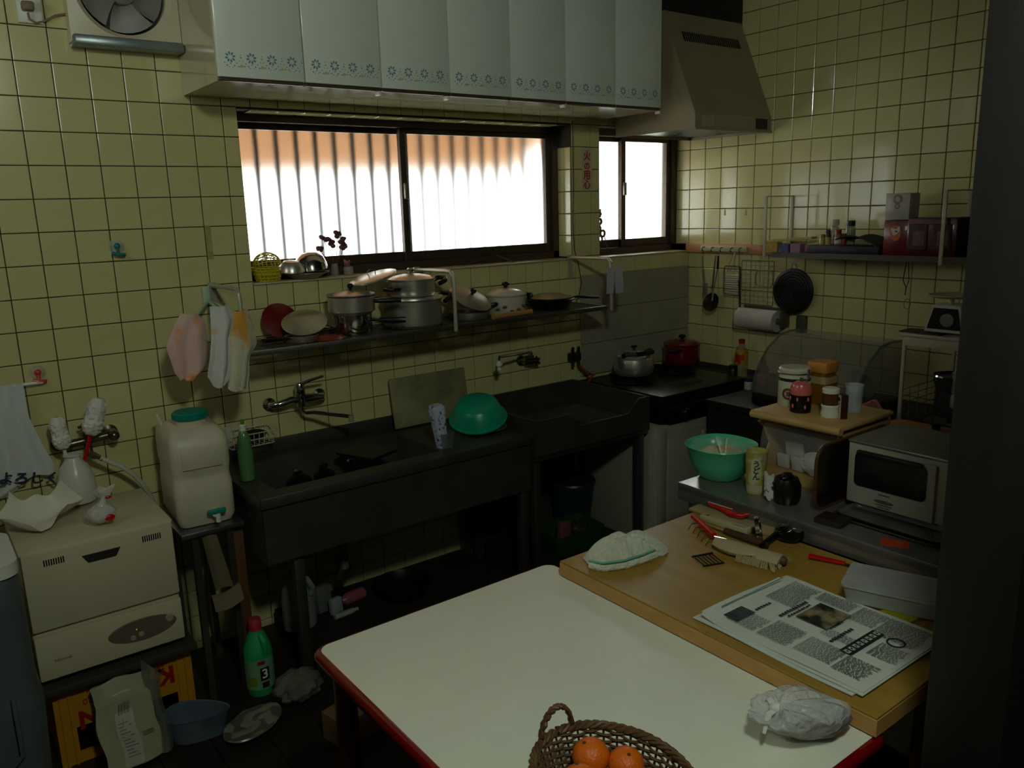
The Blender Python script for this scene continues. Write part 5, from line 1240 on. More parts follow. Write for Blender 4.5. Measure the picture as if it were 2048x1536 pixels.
cv = [(XC0+.026, .03), (XC0+.006, .055), (XC0+.0, .09), (XC0+.004, .13), (XC0+.016, .17), (XC0+.035, HC-.012)]
g = G(); g.grid(lambda u, v: (lambda t: (cv[int(min(t, 4.999))][0]*(1-(t-int(min(t, 4.999))))+cv[int(min(t, 4.999))+1][0]*(t-int(min(t, 4.999))), YC0-.01+(YC1-YC0+.02)*u, cv[int(min(t, 4.999))][1]*(1-(t-int(min(t, 4.999))))+cv[int(min(t, 4.999))+1][1]*(t-int(min(t, 4.999)))))(v*5), 2, 15); g.obj('clear_front', film('clear_front', (.80, .80, .76), .07, .16), c, smooth=60)
WHT = mat('packet_white', (.74, .73, .70), .4)
for i, (dy, z, w_, h_, tl) in enumerate(((-.07, .085, .07, .07, 12), (-.045, .035, .045, .05, 8), (-.10, .035, .045, .05, 10))):
    y = YC0+dy; o = G().box((0, 0, 0), (.012, w_, h_), rot=RY(-tl), bev=.004).obj('white_packet', WHT, None, (XC0+.055, y, ZT2+.014+h_/2+(.02 if i == 0 else 0)))
    o.location.x = XC0+.085+.03*(i == 0); tag(o, ('larger white packet with red print inside the bread case', 'small white packet at the front left of the bread case', 'small white packet in the middle of the bread case')[i], 'packet')
bp_ = thing('blister_bag', 'shiny clear bag of wrapped sweets in the bread case', 'bag', (XC0+.085, YC0-.17, ZT2+.0125))
g = G(); g.grid(blob((0, 0, .04), .03, .05, .04, .12, 12), 30, 14); g.obj('film', film('bag_film', (.90, .88, .86), .12, .55), bp_)
for i, (a, b_) in enumerate(((-.02, .02), (.012, .03), (-.008, .052))): G().box((0, a, b_), (.03, .024, .02), bev=.005).obj('sweet', WHT if i else RED, bp_)
# things on top of the case
ZB2 = ZT2+HC+.0115
def ct(u, v): return PZ(u, v, ZB2)
p = ct(1572, 806)
k = thing('ceramic_canister', 'white ceramic canister with wire clamp lid on the bread case', 'canister', (p.x+.02, p.y+.005, ZB2)); k.location.y = min(k.location.y, -1.60); k.location.x = -1.315
r = 31*sc(k.location)
CER = mat('cream_ceramic', (.74, .72, .62), .22, var=.02, coat=.4)
G().lathe([(0, 0), (r*.94, 0), (r, .006), (r, .098), (r*.94, .106), (r*.94, .112)], n=36).obj('body', CER, k)
G().lathe([(r*1.0, .086), (r*1.005, .089), (r*1.005, .097)], n=36, caps=False).obj('dark_band', mat('band_navy', (.10, .11, .16), .4, col2=(.5, .48, .4), thresh=(.55, .6), scale=90), k)
G().lathe([(r*.97, .114), (r*.99, .117), (r*.99, .124), (r*.9, .13), (0, .131)], n=36).obj('lid', CER, k)
g = G(); g.tube([(r*1.01*math.cos(a), r*1.01*math.sin(a), .113) for a in [2*PI*i/30 for i in range(30)]], .0018, 5, True); a = a0+.9; g.tube([(r*1.02*math.cos(a), r*1.02*math.sin(a), z) for z in (.10, .115, .128)], .004, 6); g.obj('wire_clamp', STEEL, k)
am = math.atan2(CAM.y-k.location.y, CAM.x-k.location.x)-.35
g = G(); rr = r+.0008
g.grid(lambda u, v: (rr*math.cos(am+.42*(.6+.4*v)*math.cos(u*2*PI)), rr*math.sin(am+.42*(.6+.4*v)*math.cos(u*2*PI)), .045+.02*(.6+.4*v)*math.sin(u*2*PI)), 26, 2); g.obj('emblem_ring', mat('emblem_brown', (.32, .24, .16), .5), k)
g = G(); g.grid(lambda u, v: (rr*math.cos(am-.15+.3*u), rr*math.sin(am-.15+.3*u), .037+.016*v), 4, 3); g.obj('emblem_picture', mat('emblem_sketch', (.45, .30, .24), .5, var=.4, scale=120), k)
p = ct(1600, 822)
k = thing('pink_mill', 'pink-topped black spice mill with pink dots on the bread case', 'mill', (-1.385, -1.66, ZB2))
k.location.x = p.x+.0; k.location.y = p.y
r = 20.5*sc(k.location)
G().lathe([(0, 0), (r, 0), (r*1.0, .006), (r, .058)], n=28).obj('body', mat('mill_black', (.05, .035, .035), .25, trans=.0), k)
G().lathe([(r, .058), (r*1.03, .062), (r*1.02, .078), (r*.85, .092), (r*.45, .10), (0, .101)], n=28).obj('dome', mat('mill_pink', (.78, .38, .36), .25, coat=.5), k)
G().lathe([(.006, .10), (.005, .108), (.006, .112), (0, .113)], n=10).obj('knob', CHROME, k)
for i, (da, z) in enumerate(((-.3, .045), (-.75, .022), (.45, .02), (.75, .045), (-1.2, .045))):
    a = math.atan2(CAM.y-k.location.y, CAM.x-k.location.x)+da; G().ball((r*math.cos(a), r*math.sin(a), z), .0075, (.5, .5, 1), 10, 6, ).obj('pink_dot', MATS['mill_pink'], k)
p = ct(1643, 800)
k = thing('honey_jar', 'square honey jar with amber lid on the bread case', 'jar', (-1.235, -1.655, ZB2))
k.location = (p.x if p.x < -1.215 else -1.225, PX(1643, 780, -1.225).y, ZB2)
r = 27*sc(k.location)*.86
G().lathe([(0, 0), (r, 0), (r*1.02, .006), (r*1.02, .09), (r*.9, .10), (r*.85, .108)], n=32, sq=6).obj('glass', mat('honey_glass', (.55, .36, .10), .08, trans=.35, var=.12), k)
G().lathe([(r*1.03, .072), (r*1.03, .096)], n=32, sq=6, caps=False).obj('label', mat('honey_label', (.66, .56, .36), .5), k)
G().lathe([(r*.98, .108), (r*1.0, .11), (r*1.0, .138), (r*.94, .143), (0, .143)], n=32, sq=6).obj('lid', mat('amber_lid', (.70, .45, .17), .4), k)
p = ct(1655, 834)
k = thing('salt_shaker', 'small shaker with waisted white base and white cap on the bread case', 'shaker', (p.x+.012, p.y, ZB2))
r = 18*sc(k.location)
G().lathe([(0, 0), (r*.95, 0), (r*1.05, .012), (r*.9, .026), (r*1.0, .036), (r*.95, .04)], n=26).obj('base', mat('shaker_white', (.80, .79, .70), .25), k)
G().lathe([(r*.88, .04), (r*.86, .078)], n=26).obj('glass', mat('brown_contents', (.32, .20, .10), .15), k)
G().lathe([(r*.93, .078), (r*.93, .09), (r*.8, .094), (0, .095)], n=26).obj('cap', MATS['shaker_white'], k)
p = ct(1690, 838)
k = thing('clear_tumbler', 'clear plastic tumbler at the right end of the bread case top', 'tumbler', (p.x+.028, -1.81, ZB2)); k.location = PZ(1697, 826, ZB2)+Vector((.03, .002, 0))
G().lathe([(0, 0), (.024, 0), (.028, .088), (.0295, .09), (.027, .09), (.0225, .003), (0, .003)], n=28, caps=False).obj('tumbler', film('tumbler_clear', (.82, .84, .84), .08, .3), k)
k2 = thing('spice_box', 'small white and dark red spice box beside the clear tumbler', 'box', (k.location.x-.045, -1.79, ZB2), R(-38))
k2.location = (PY(1684, 836, -1.80).x-.0, -1.787, ZB2); k2.location = PZ(1684, 836, ZB2)
G().box((0, 0, .038), (.022, .03, .076), bev=.001, seg=1).obj('carton', mat('carton_maroon', (.20, .05, .04), .5), k2)
G().box((-.0118, 0, .038), (.001, .029, .075)).obj('white_face', mat('white_face', (.72, .70, .64), .5), k2)
G().lathe([(0, 0), (.010, 0), (.010, .0008), (0, .0008)], (-.0124, 0, .062), 16, RY(-90), sx=.6).obj('green_oval', mat('print_green', (.16, .22, .12), .5), k2)
g = G()
for i in range(5): g.box((-.0127, 0, .046-.009*i), (.0006, .016-.004*(i % 2), .003))
g.obj('print_lines', mat('print_grey', (.42, .41, .38), .5), k2)
# brown tray between case and oven
t = thing('brown_tray', 'dark brown lacquer tray standing between bread case and toaster oven', 'tray', (-1.42, -1.885, ZT2))
pts = [(x, z+.1) for x, z in rrect(.20, .098, .045, 6)]
g = G(); g.prism(pts, .006, TR(0, .003, 0) @ Ms); g.obj('sheet', mat('tray_brown', (.12, .07, .04), .3, var=.2), t)
g = G(); g.tube([(x, -.002, z) for x, z in pts], .006, 8, True, flat=.8); g.obj('rim', mat('tray_rim', (.30, .19, .10), .35), t)
# toaster oven
XO, YO0, YO1 = -1.50, -1.915, -2.30
o = thing('toaster_oven', 'silver and cream toaster oven with dark window on the worktable', 'oven', (0, 0, ZT2))
OV = mat('oven_cream', (.62, .60, .53), .38, var=.03); OVT = mat('oven_silver', (.46, .46, .43), .35, .6)
G().box((XO+.135, (YO0+YO1)/2, .115), (.25, YO0-YO1-.004, .19), bev=.012).obj('body', OVT, o)
G().box((XO+.006, (YO0+YO1)/2, .112), (.014, YO0-YO1, .185), bev=.006).obj('front_frame', OV, o)
G().box((XO+.13, (YO0+YO1)/2, .205), (.27, YO0-YO1+.004, .012), bev=.006).obj('top_plate', OVT, o)
dr = G().box((XO-.006, YO0-.135, .105), (.012, .255, .165), bev=.004).obj('door', OV, o)
yw = YO0-.135
g = G(); g.prism([(x, z) for x, z in rrect(.105, .050, .014, 4)], .003, TR(XO-.0118, yw, .128) @ Mx); g.obj('glass', mat('oven_glass', (.07, .08, .085), .12, var=.1), dr)
G().box((XO-.022, yw, .182), (.018, .19, .014), bev=.005).obj('handle', BLACKP, dr)
g = G(); g.lathe([(0, 0), (.03, 0), (.03, .0008), (0, .0008)], (XO-.0122, yw+.012, .046), 24, RY(-90), sx=.18); g.box((XO-.0125, yw+.012, .036), (.0006, .05, .003)); g.box((XO-.0125, yw+.012, .029), (.0006, .036, .003)); g.box((XO-.0125, yw+.012, .066), (.0006, .034, .004)); g.obj('print', mat('oven_print', (.30, .29, .25), .5), dr)
yk = YO0-.305
G().box((XO-.002, yk+.002, .12), (.006, .018, .055)).obj('switch_strip', BLACKP, o)
kn = G().lathe([(.026, 0), (.024, .016), (0, .017)], (XO-.001, yk-.018, .052), 24, RY(-90)).obj('timer_knob', BLACKP, o)
G().box((XO-.02, yk-.018, .052), (.006, .006, .044)).obj('knob_grip', BLACKP, kn)
for x in (XO+.03, XO+.24):
    for y in (YO0-.03, YO1+.03): G().lathe([(.009, 0), (.011, .024)], (x, y, 0), 12).obj('foot', BLACKP, o)
for i, (x, y, z) in enumerate(((-1.565, -2.09, ZT2), (-1.552, -2.10, ZT2+.008))):
    g = G(); per = rrect(.05, .145, .02, 4); per2 = rrect(.058, .153, .026, 4)
    lo = [g.v((a, b, .001)) for a, b in per]; up2 = [g.v((a, b, .011)) for a, b in per2]; up3 = [g.v((a*1.05, b*1.015, .011)) for a, b in per2]; up4 = [g.v((a*1.05, b*1.015, .0095)) for a, b in per2]
    g.face(lo)
    for A_, B_ in ((lo, up2), (up2, up3), (up3, up4)):
        for q in range(len(lo)): g.face([A_[q], A_[(q+1) % len(lo)], B_[(q+1) % len(lo)], B_[q]])
    tag(g.obj('oven_tray', mat('tray_alu', (.55, .56, .54), .3, .9), None, (x, y, z)), ('flat aluminium oven tray lying under the edge of the toaster oven', 'upper aluminium oven tray nested on another before the toaster oven')[i], 'tray')
p = PZ(1790, 1087, ZT2); tag(G().box((0, 0, .001), (.045, .07, .002)).obj('orange_card', mat('orange_card', (.78, .26, .08), .5, col2=(.85, .55, .36), thresh=(.62, .66), scale=60), None, (p.x, p.y, ZT2), R(25)), 'small orange printed card on the edge of the worktable', 'card')
p = PZ(1665, 1045, ZT2); tag(G().box((0, 0, .008), (.07, .08, .016), bev=.003).obj('wood_block', mat('dark_block', (.16, .12, .08), .5), None, (p.x, p.y, ZT2), R(5)), 'small dark wooden board in front of the brown tray', 'board')

# ================================================================ on the wooden table
ZWD = .7455
def wt(u, v): return PZ(u, v, ZWD)
KR = mat('kraft_paper', (.60, .53, .36), .7, var=.06)
p = wt(1252, 1112)
m_ = thing('terry_cloth', 'white terry cloth cap with green edging lying on the wooden table', 'cloth', (p.x, p.y, ZWD), R(-10))
per = [(-.135, -.01), (-.12, .05), (-.07, .09), (-.02, .098), (.03, .075), (.06, .045), (.10, .06), (.135, .04), (.145, -.005), (.125, -.045), (.09, -.06), (.07, -.045), (.02, -.055), (-.05, -.06), (-.11, -.045)]
def cap(u, v):
    t = u*len(per); i = int(t) % len(per); k = t-int(t); a, b = per[i], per[(i+1) % len(per)]
    x, y = a[0]*(1-k)+b[0]*k, a[1]*(1-k)+b[1]*k
    h_ = .05*(1-v**3)*(1+.25*math.sin(x*60+y*30)*.5+.2*math.cos(y*70-x*25))
    return (x*v*.93, y*v*.93, .002+max(0, h_))
g = G(); g.grid(cap, 60, 12); g.obj('terry', mat('terry_white', (.82, .82, .72), .95, var=.1, scale=40, bump=1.0, bscale=120, sheen=.4), m_, smooth=70)
g = G(); g.tube([(x*.97, y*.97-.006, .008) for x, y in (per[11], per[12], per[13], per[14], per[0])], .009, 8); g.obj('rolled_hem', MATS['terry_white'], m_)
g = G(); g.tube([(x*.96, y*.96, .020) for x, y in (per[11], per[12], per[13], per[14], per[0])], .003, 6); g.obj('green_edging', mat('edging_green', (.40, .66, .56), .8), m_)
def along(u0, v0, u1, v1, z=0):
    a, b = wt(u0, v0), wt(u1, v1); a.z = b.z = ZWD+z; return a, b
def flat_between(name, a, b, w_, h_, m, lab, cat, bev=.003, z=0):
    c = (a+b)/2; d = b-a
    return tag(G().box((0, 0, h_/2), (d.length, w_, h_), bev=bev).obj(name, m, None, (c.x, c.y, ZWD+z), math.atan2(d.y, d.x)), lab, cat)
a, b = along(1402, 1012, 1588, 1072); a.x -= .035; b.x -= .03
flat_between('kraft_pouch', a+Vector((-.0, 0, 0)), b, .055, .010, KR, 'long flat kraft paper pouch along the edge of the wooden table', 'pouch')
a, b = along(1405, 1038, 1500, 1068); ko = thing('knife_sleeve', 'cream cardboard knife sleeve with punched hole on the wooden table', 'sleeve', ((a+b)/2), math.atan2(b.y-a.y, b.x-a.x))
ko.location.z = ZWD+.0
L_ = (b-a).length
G().box((0, 0, .009), (L_, .032, .018), bev=.003).obj('sleeve', mat('cream_card', (.68, .63, .48), .6), ko)
G().lathe([(0, 0), (.004, 0), (.004, .0006), (0, .0006)], (-L_/2+.02, 0, .018), 12).obj('hole', BLACKP, ko)
G().box((L_/2-.03, 0, .0184), (.04, .02, .0008)).obj('barcode_panel', mat('barcode', (.10, .10, .10), .5, col2=(.7, .7, .66), scale=4, stretch=(1, 60, 1), thresh=(.48, .52)), ko)
a, b = along(1385, 1046, 1428, 1084)
s = thing('egg_slicer', 'red-handled wire slicer lying on the wooden table', 'slicer', (0, 0, 0))
G().tube([a+Vector((0, 0, .022)), a.lerp(b, .3)+Vector((0, 0, .024)), b+Vector((0, 0, .020))], [.007, .010, .009], 10).obj('handle', RED, s)
g = G()
for i in range(5): q = a.lerp(b, .15+.2*i)+Vector((-.03, -.012, .004)); g.tube([q+Vector((-.018, 0, 0)), q+Vector((0, .004, .012)), q+Vector((.022, 0, .01))], .0018, 5)
e = b+Vector((.04, -.06, -.0)); g.tube([b+Vector((0, 0, .018)), Vector((e.x, e.y, ZWD+.006))], .002, 5); g.obj('wires', CHROME, s)
pts = [wt(u, v) for u, v in ((1432, 1016), (1455, 1022), (1478, 1035), (1497, 1040), (1522, 1034))]
s = thing('red_corer', 'red wavy-handled corer resting on the kraft pouch', 'corer', (0, 0, 0))
G().tube([Vector((q.x-.038, q.y, ZWD+.022)) for q in pts], [.004, .009, .010, .009, .005], 10).obj('handle', RED, s)
q = pts[1]; G().tube([Vector((pts[0].x-.038, pts[0].y+.0, ZWD+.030)), Vector((pts[2].x-.03, pts[2].y, ZWD+.034))], .003, 6).obj('blade', CHROME, s)
a, b = along(1450, 1068, 1535, 1098, .010); s = thing('wooden_handle_tool', 'tool with dark brown wooden handle on the wooden table', 'tool', (0, 0, 0))
G().tube([a, a.lerp(b, .5), b], [.010, .012, .009], 10).obj('handle', mat('handle_brown', (.26, .16, .08), .6), s)
a2 = a+(a-b).normalized()*.06; G().tube([a, a2], [.004, .003], 6).obj('shank', WOOD, s)
p = wt(1512, 1082)
s = thing('round_strainer', 'round metal strainer ring standing on the wooden table', 'strainer', (p.x, p.y, ZWD))
Mr = RZ(35) @ RX(78)
g = G(); g.lathe([(.034, 0), (.037, 0), (.037, .012), (.034, .012), (.034, 0)], (0, 0, .036), 28, Mr, caps=False); g.obj('ring', CHROME, s)
G().lathe([(0, 0), (.034, 0), (.034, .001), (0, .001)], (0, 0, .036), 24, Mr @ TR(0, 0, .004)).obj('mesh', mat('mesh_grey', (.32, .32, .29), .5, .5), s)
a = wt(1522, 1100); b = wt(1574, 1068); s = thing('wire_whisk', 'wire whisk with black handle at the table edge', 'whisk', (0, 0, 0))
a.z = ZWD+.012; b.z = ZWD+.026; d = (b-a)
G().tube([a, a.lerp(b, .6)], [.008, .009], 10).obj('handle', BLACKP, s)
g = G(); b0 = a.lerp(b, .6); ax = d.normalized(); sd = ax.cross(Vector((0, 0, 1))).normalized(); up2 = sd.cross(ax)
for k in range(4):
    an = PI*k/4; w2 = sd*math.cos(an)+up2*math.sin(an)
    g.tube([b0+ax*(.085*(1-math.cos(t))/2*1.0)+w2*.022*math.sin(t)*(1 if t < PI else 1) for t in [2*PI*i/20 for i in range(20)]], .0012, 5, True)
g.obj('wires', CHROME, s)
a = wt(1600, 1078); s = thing('dark_ladle', 'dark metal scoop lying behind the strainer', 'scoop', (a.x, a.y, ZWD))
s.location = (a.x-.035, a.y+.01, ZWD)
G().lathe([(0, .0), (.02, .002), (.036, .016), (.04, .03), (.038, .031), (.033, .018), (0, .004)], M=RX(0), n=24, caps=False).obj('bowl', mat('dark_metal', (.15, .145, .13), .35, .8), s)
# scrubbing brush
a, b = along(1440, 1098, 1560, 1132); d = b-a
s = thing('scrub_brush', 'wooden-backed scrubbing brush with pale bristles on the wooden table', 'brush', ((a+b)/2), math.atan2(d.y, d.x)); s.location.z = ZWD
g = G(); L_ = d.length
g.grid(lambda u, v: (-L_/2-.015+(L_+.02)*u, (.040*math.sin(PI*min(1, u*1.3+.08))**.5 if u < .7 else .034)*(2*v-1), .018+.014*math.sin(PI*v)), 20, 8, .010); g.obj('back', mat('brush_wood', (.66, .60, .46), .6), s)
g = G(); rn = random.Random(8)
for i in range(18):
    for k in range(6):
        x = -L_*.1+L_*.58*i/17; y = -.034+.0136*k+rn.uniform(-.002, .002); g.cyl((x, y, .018), (x+rn.uniform(-.004, .004)+(.012 if i > 14 else 0), y*1.25+(-.006 if k == 0 else 0), .0008), .0026, .0034, 5)
o_ = g.obj('bristles', mat('bristle_tan', (.62, .54, .38), .9), s); o_['kind'] = 'stuff'
G().ball((L_/2+.006, 0, .018), .014, (1, .9, .9), 12, 8).obj('end_knob', MIDWOOD, s)
p = wt(1416, 1122); f_ = thing('grill_fork', 'small dark wire grill comb on the wooden table', 'grill comb', (p.x, p.y, ZWD), R(-20))
for i in range(6): G().cyl((-.028+.0112*i, -.03, .004), (-.028+.0112*i, .03, .006), .0016, n=5).obj('tine', mat('dark_metal', (.15, .145, .13), .35, .8), f_)
G().cyl((-.032, .03, .005), (.032, .03, .006), .003, n=6).obj('bar', MATS['dark_metal'], f_); G().cyl((-.032, -.03, .003), (.032, -.03, .003), .0022, n=6).obj('bar', MATS['dark_metal'], f_)
a, b = along(1618, 1118, 1690, 1133, .009); e = wt(1745, 1146)
s = thing('red_knife', 'knife with red handle and dark blade beside the plastic box', 'knife', (0, 0, 0))
G().tube([a, a.lerp(b, .5), b], [.009, .008, .0065], 10, flat=.8).obj('handle', RED, s)
d = (Vector((e.x, e.y, 0))-Vector((b.x, b.y, 0))); n_ = Vector((-d.y, d.x, 0)).normalized()
g = G(); g.prism([(b.x+n_.x*.006, b.y+n_.y*.006), (b.x-n_.x*.006, b.y-n_.y*.006), (b.x+d.x*.7-n_.x*.009, b.y+d.y*.7-n_.y*.009), (e.x, e.y)], .0015, z0=ZWD+.006); g.obj('blade', mat('dark_blade', (.12, .12, .12), .3, .8), s)
# newspaper
nL, nT, nR, nB = wt(1400, 1238), wt(1568, 1156), wt(1862, 1272), wt(1722, 1396)
ex = (nT-nL); ey = (nB-nL)      # short edge, long edge
np_ = thing('newspaper', 'folded newspaper with colour photo on the wooden table', 'newspaper', (nL.x, nL.y, ZWD), math.atan2(ey.y, ey.x))
Ln, Wn = ey.length, ex.length; sg = 1
cr_ = ey.x*ex.y-ey.y*ex.x; sg = 1 if cr_ > 0 else -1
PAP = mat('newsprint', (.78, .79, .74), .85, var=.04, scale=10)
for i, (dx, dy, z0) in enumerate(((-.012, -.012, .001), (.004, -.002, .0035), (0, .006, .006))):
    g = G(); g.grid(lambda u, v: (dx+Ln*u, sg*(dy+Wn*v), z0+.0025+.010*max(0, 1-u*9)*math.sin(v*2.4+1)*(i > 0)+.0015*math.sin(u*7+i)), 40, 20, .0018); g.obj('sheet', PAP, np_)
INK = mat('news_ink', (.30, .31, .30), .8, var=.15); INKD = mat('news_black', (.09, .09, .09), .7)
zp = .0128
def pb(g, u, v, du, dv, z=zp): g.poly([(Ln*(u+a), sg*(.006+Wn*(v+b)), z) for a, b in ((-du, -dv), (du, -dv), (du, dv), (-du, dv))])
g = G(); rn = random.Random(2)
for (u0, u1, v0, v1) in ((.10, .27, .56, .93), (.30, .52, .80, .95), (.33, .50, .08, .34), (.55, .75, .10, .32), (.55, .75, .40, .50), (.78, .93, .08, .30), (.72, .95, .66, .95), (.12, .30, .08, .28), (.55, .70, .72, .95), (.82, .96, .40, .60)):
    rowsn = int((v1-v0)*Wn/.0042)
    for k in range(rowsn):
        v = v0+(v1-v0)*(k+.5)/rowsn; u = u0
        while u < u1:
            l2 = rn.uniform(.008, .03); pb(g, u+l2/2, v, l2/2, .0011/Wn); u += l2+.006
o_ = g.obj('text_columns', INK, np_, smooth=0); o_['kind'] = 'stuff'
g = G()
for (u, v0, v1, w_) in ((.30, .40, .72, .010), (.335, .44, .70, .007), (.56, .52, .66, .008), (.78, .34, .62, .006), (.17, .34, .5, .008), (.64, .36, .62, .009)):
    k = v0
    while k < v1: pb(g, u+rn.uniform(-.002, .002), k, w_, .010); pb(g, u+w_*1.2, k+.004, w_*.4, .006); k += .03
o_ = g.obj('headlines', INKD, np_, smooth=0); o_['kind'] = 'stuff'
g = G(); pb(g, .755, .50, .035, .20, zp+.0004); hb = g.obj('headline_box', INKD, np_, smooth=0)
g = G()
for k in range(8):
    v = .50-.175+.05*k; pb(g, .755-.012, v, .006, .017, zp+.0008); pb(g, .755+.012, v, .006, .017, zp+.0008); pb(g, .755, v-.012, .017, .004, zp+.0008); pb(g, .755, v+.012, .017, .004, zp+.0008)
o_ = g.obj('headline_glyphs', PAP, np_, smooth=0); o_['kind'] = 'stuff'
g = G(); pb(g, .46, .62, .10, .15, zp+.0003); g.obj('photo', mat('news_photo', (.07, .06, .05), .6, col2=(.52, .48, .34), thresh=(.42, .62), scale=26), np_, smooth=0)
g = G(); pb(g, .14, .20, .05, .10, zp+.0003); g.obj('photo', mat('news_photo_dark', (.06, .06, .06), .6, col2=(.3, .3, .3), thresh=(.4, .7), scale=5, stretch=(1, 20, 1)), np_, smooth=0)
g = G(); pb(g, .05, .5, .004, .36, zp+.010); g.obj('green_rule', mat('news_green', (.22, .50, .42), .6), np_, smooth=0)
g = G(); g.lathe([(.016, 0), (.020, 0), (.020, .0006), (.016, .0006)], (Ln*.87, sg*Wn*.68, zp), 24, caps=False); g.obj('round_mark', INKD, np_, smooth=0)
# plastic box
a, b, c_ = wt(1678, 1190), wt(1868, 1232), wt(1705, 1150)
d = b-a; d.z = 0
bx_ = thing('plastic_box', 'translucent lidded plastic food box on the wooden table', 'food box', (-1.945, -2.25, ZWD), math.atan2(d.y, d.x))
bx_.location = (-1.868, -2.285, ZWD)
FP = film('frosted_plastic', (.72, .72, .70), .35, .62)
per = rrect(.125, .068, .014, 4)
g = G(); lo = [g.v((x*.93, y*.92, .001)) for x, y in per]; hi = [g.v((x, y, .040)) for x, y in per]
g.face(lo[::-1])
for i in range(len(per)): g.face([lo[i], lo[(i+1) % len(per)], hi[(i+1) % len(per)], hi[i]])
g.obj('tub', FP, bx_)
g = G(); g.prism([(x*1.03, y*1.05) for x, y in per], .006, z0=.040); g.prism([(x*.95, y*.92) for x, y in per], .003, z0=.046); g.obj('lid', FP, bx_)
for x, y, m2 in ((-.05, .0, mat('lilac_item', (.42, .38, .52), .6)), (.05, .01, mat('white_item', (.66, .65, .62), .6)), (.005, -.01, mat('grey_item', (.48, .45, .44), .6))): G().box((x, y, .02), (.05, .08, .03), bev=.004).obj('contents', m2, bx_)
p = wt(1820, 1258); tag(G().box((0, 0, .004), (.07, .12, .006)).obj('yellow_folder', mat('yellow_green_card', (.62, .60, .05), .5), None, (-1.945, -2.31, ZWD), R(85)), 'yellow-green card under the food box', 'card')
bx_.location.z = ZWD+.0075

# ================================================================ on the white table
p = PZ(1610, 1478, .7005)
b = thing('white_shopping_bag', 'knotted white plastic bag against the wooden table edge', 'bag', (p.x+.012, p.y+.008, .7005), R(-32))
BAGF = film('white_bag_film', (.86, .86, .84), .22, .55)
for _b in [q for q in BAGF.node_tree.nodes if q.type == 'BUMP']: _b.inputs['Strength'].default_value = .9; _b.inputs['Distance'].default_value = .02
def bagf(u, v):
    t = u*2*PI; s_ = v
    rx, ry = .100, .062
    fold = 1+(.030*math.sin(7*t+2+3*s_)+.022*math.sin(17*t-6*s_)+.018*math.sin(29*t+11*s_)+.03*math.sin(3*t+5*s_))*(.5+s_)
    rr = math.sin(PI*min(1, .06+.90*(1-s_)))**.62*fold if s_ < .999 else .05
    kx, ky = -.06, -.012
    x = rx*rr*math.cos(t)*(1-.15*s_)+kx*s_**1.6; y = ry*rr*math.sin(t)+ky*s_
    z = .082*(1-(1-s_)**2.0)*(1-.30*max(0, -math.cos(t))*s_)*(1+.05*math.sin(5*t+4*s_)+.03*math.sin(13*t-7*s_))
    return (x, y, max(.0008, z))
g = G(); g.grid(bagf, 72, 20); g.obj('film', BAGF, b, smooth=60)
g = G(); k0 = Vector((-.066, -.014, .072)); g.ball(k0, .011, (1.3, 1, 1)); g.tube([k0, k0+Vector((-.02, -.012, -.004)), k0+Vector((-.035, -.03, -.03))], [.006, .007, .003], 8, flat=.5); g.tube([k0, k0+Vector((-.004, .02, .006)), k0+Vector((-.012, .04, -.012))], [.006, .007, .003], 8, flat=.5); g.obj('knot', mat('bag_knot', (.80, .80, .76), .4), b)
g = G(); g.grid(blob((.01, 0, .034), .075, .043, .032, .06, 21), 26, 12); g.obj('contents', mat('bag_contents', (.44, .40, .42), .6, var=.3, scale=16), b)
# wicker basket with oranges
p = PZ(1242, 1560, .79)
bk = thing('wicker_basket', 'oval brown wicker basket with handles on the white table', 'basket', (-2.858, -2.318, .7005), R(90))
WK = mat('wicker', (.36, .25, .13), .55, var=.3, scale=30)
WK2 = mat('wicker_dark', (.22, .14, .07), .6, var=.3, scale=30)
AX, AY, HB = .150, .120, .080
def bkp(t, z, off=0): k = .80+.20*z/HB; return Vector(((AX*k+off)*math.cos(t), (AY*k+off)*math.sin(t), z))
NS = 34
stake = [G().tube([bkp(2*PI*i/NS, z) for z in (.004, .03, .055, HB)], .0022, 6).obj('stake', WK2, bk) for i in range(NS)]
for r_ in range(13):
    z = .007+r_*.0056; nn = NS*4
    G().tube([bkp(2*PI*i/nn, z+.0006*math.sin(i), .0042*math.cos(PI*i*2/8+PI*(r_ % 2))) for i in range(nn)], .0027, 6, True).obj('weave_strand', WK, bk)
for q in range(3): G().tube([bkp(2*PI*i/120, HB+.003+.0038*math.sin(9*2*PI*i/120*2+q*2.1), .0045*math.cos(9*2*PI*i/120*2+q*2.1)) for i in range(120)], .0042, 6, True).obj('rim_strand', WK, bk)
G().lathe([(0, .001), (.118, .001), (.118, .005), (0, .005)], n=36, sy=AY/AX).obj('base', WK2, bk)
for sg2 in (1, -1):
    for q in range(2):
        G().tube([Vector((sg2*(AX-.004+.004*math.cos(i*1.3+q*PI)), .034*math.cos(PI*i/24)*1.05, HB+.056*math.sin(PI*i/24)+.002*math.sin(i*1.3+q*PI))) for i in range(25)], .0042, 7).obj('handle', WK, bk)
OR = mat('orange_peel', (.86, .40, .04), .38, var=.06, scale=5, bump=.25, bscale=240)
rn = random.Random(11)
spots = []
Mk = Matrix.Rotation(R(90), 4, 'Z')
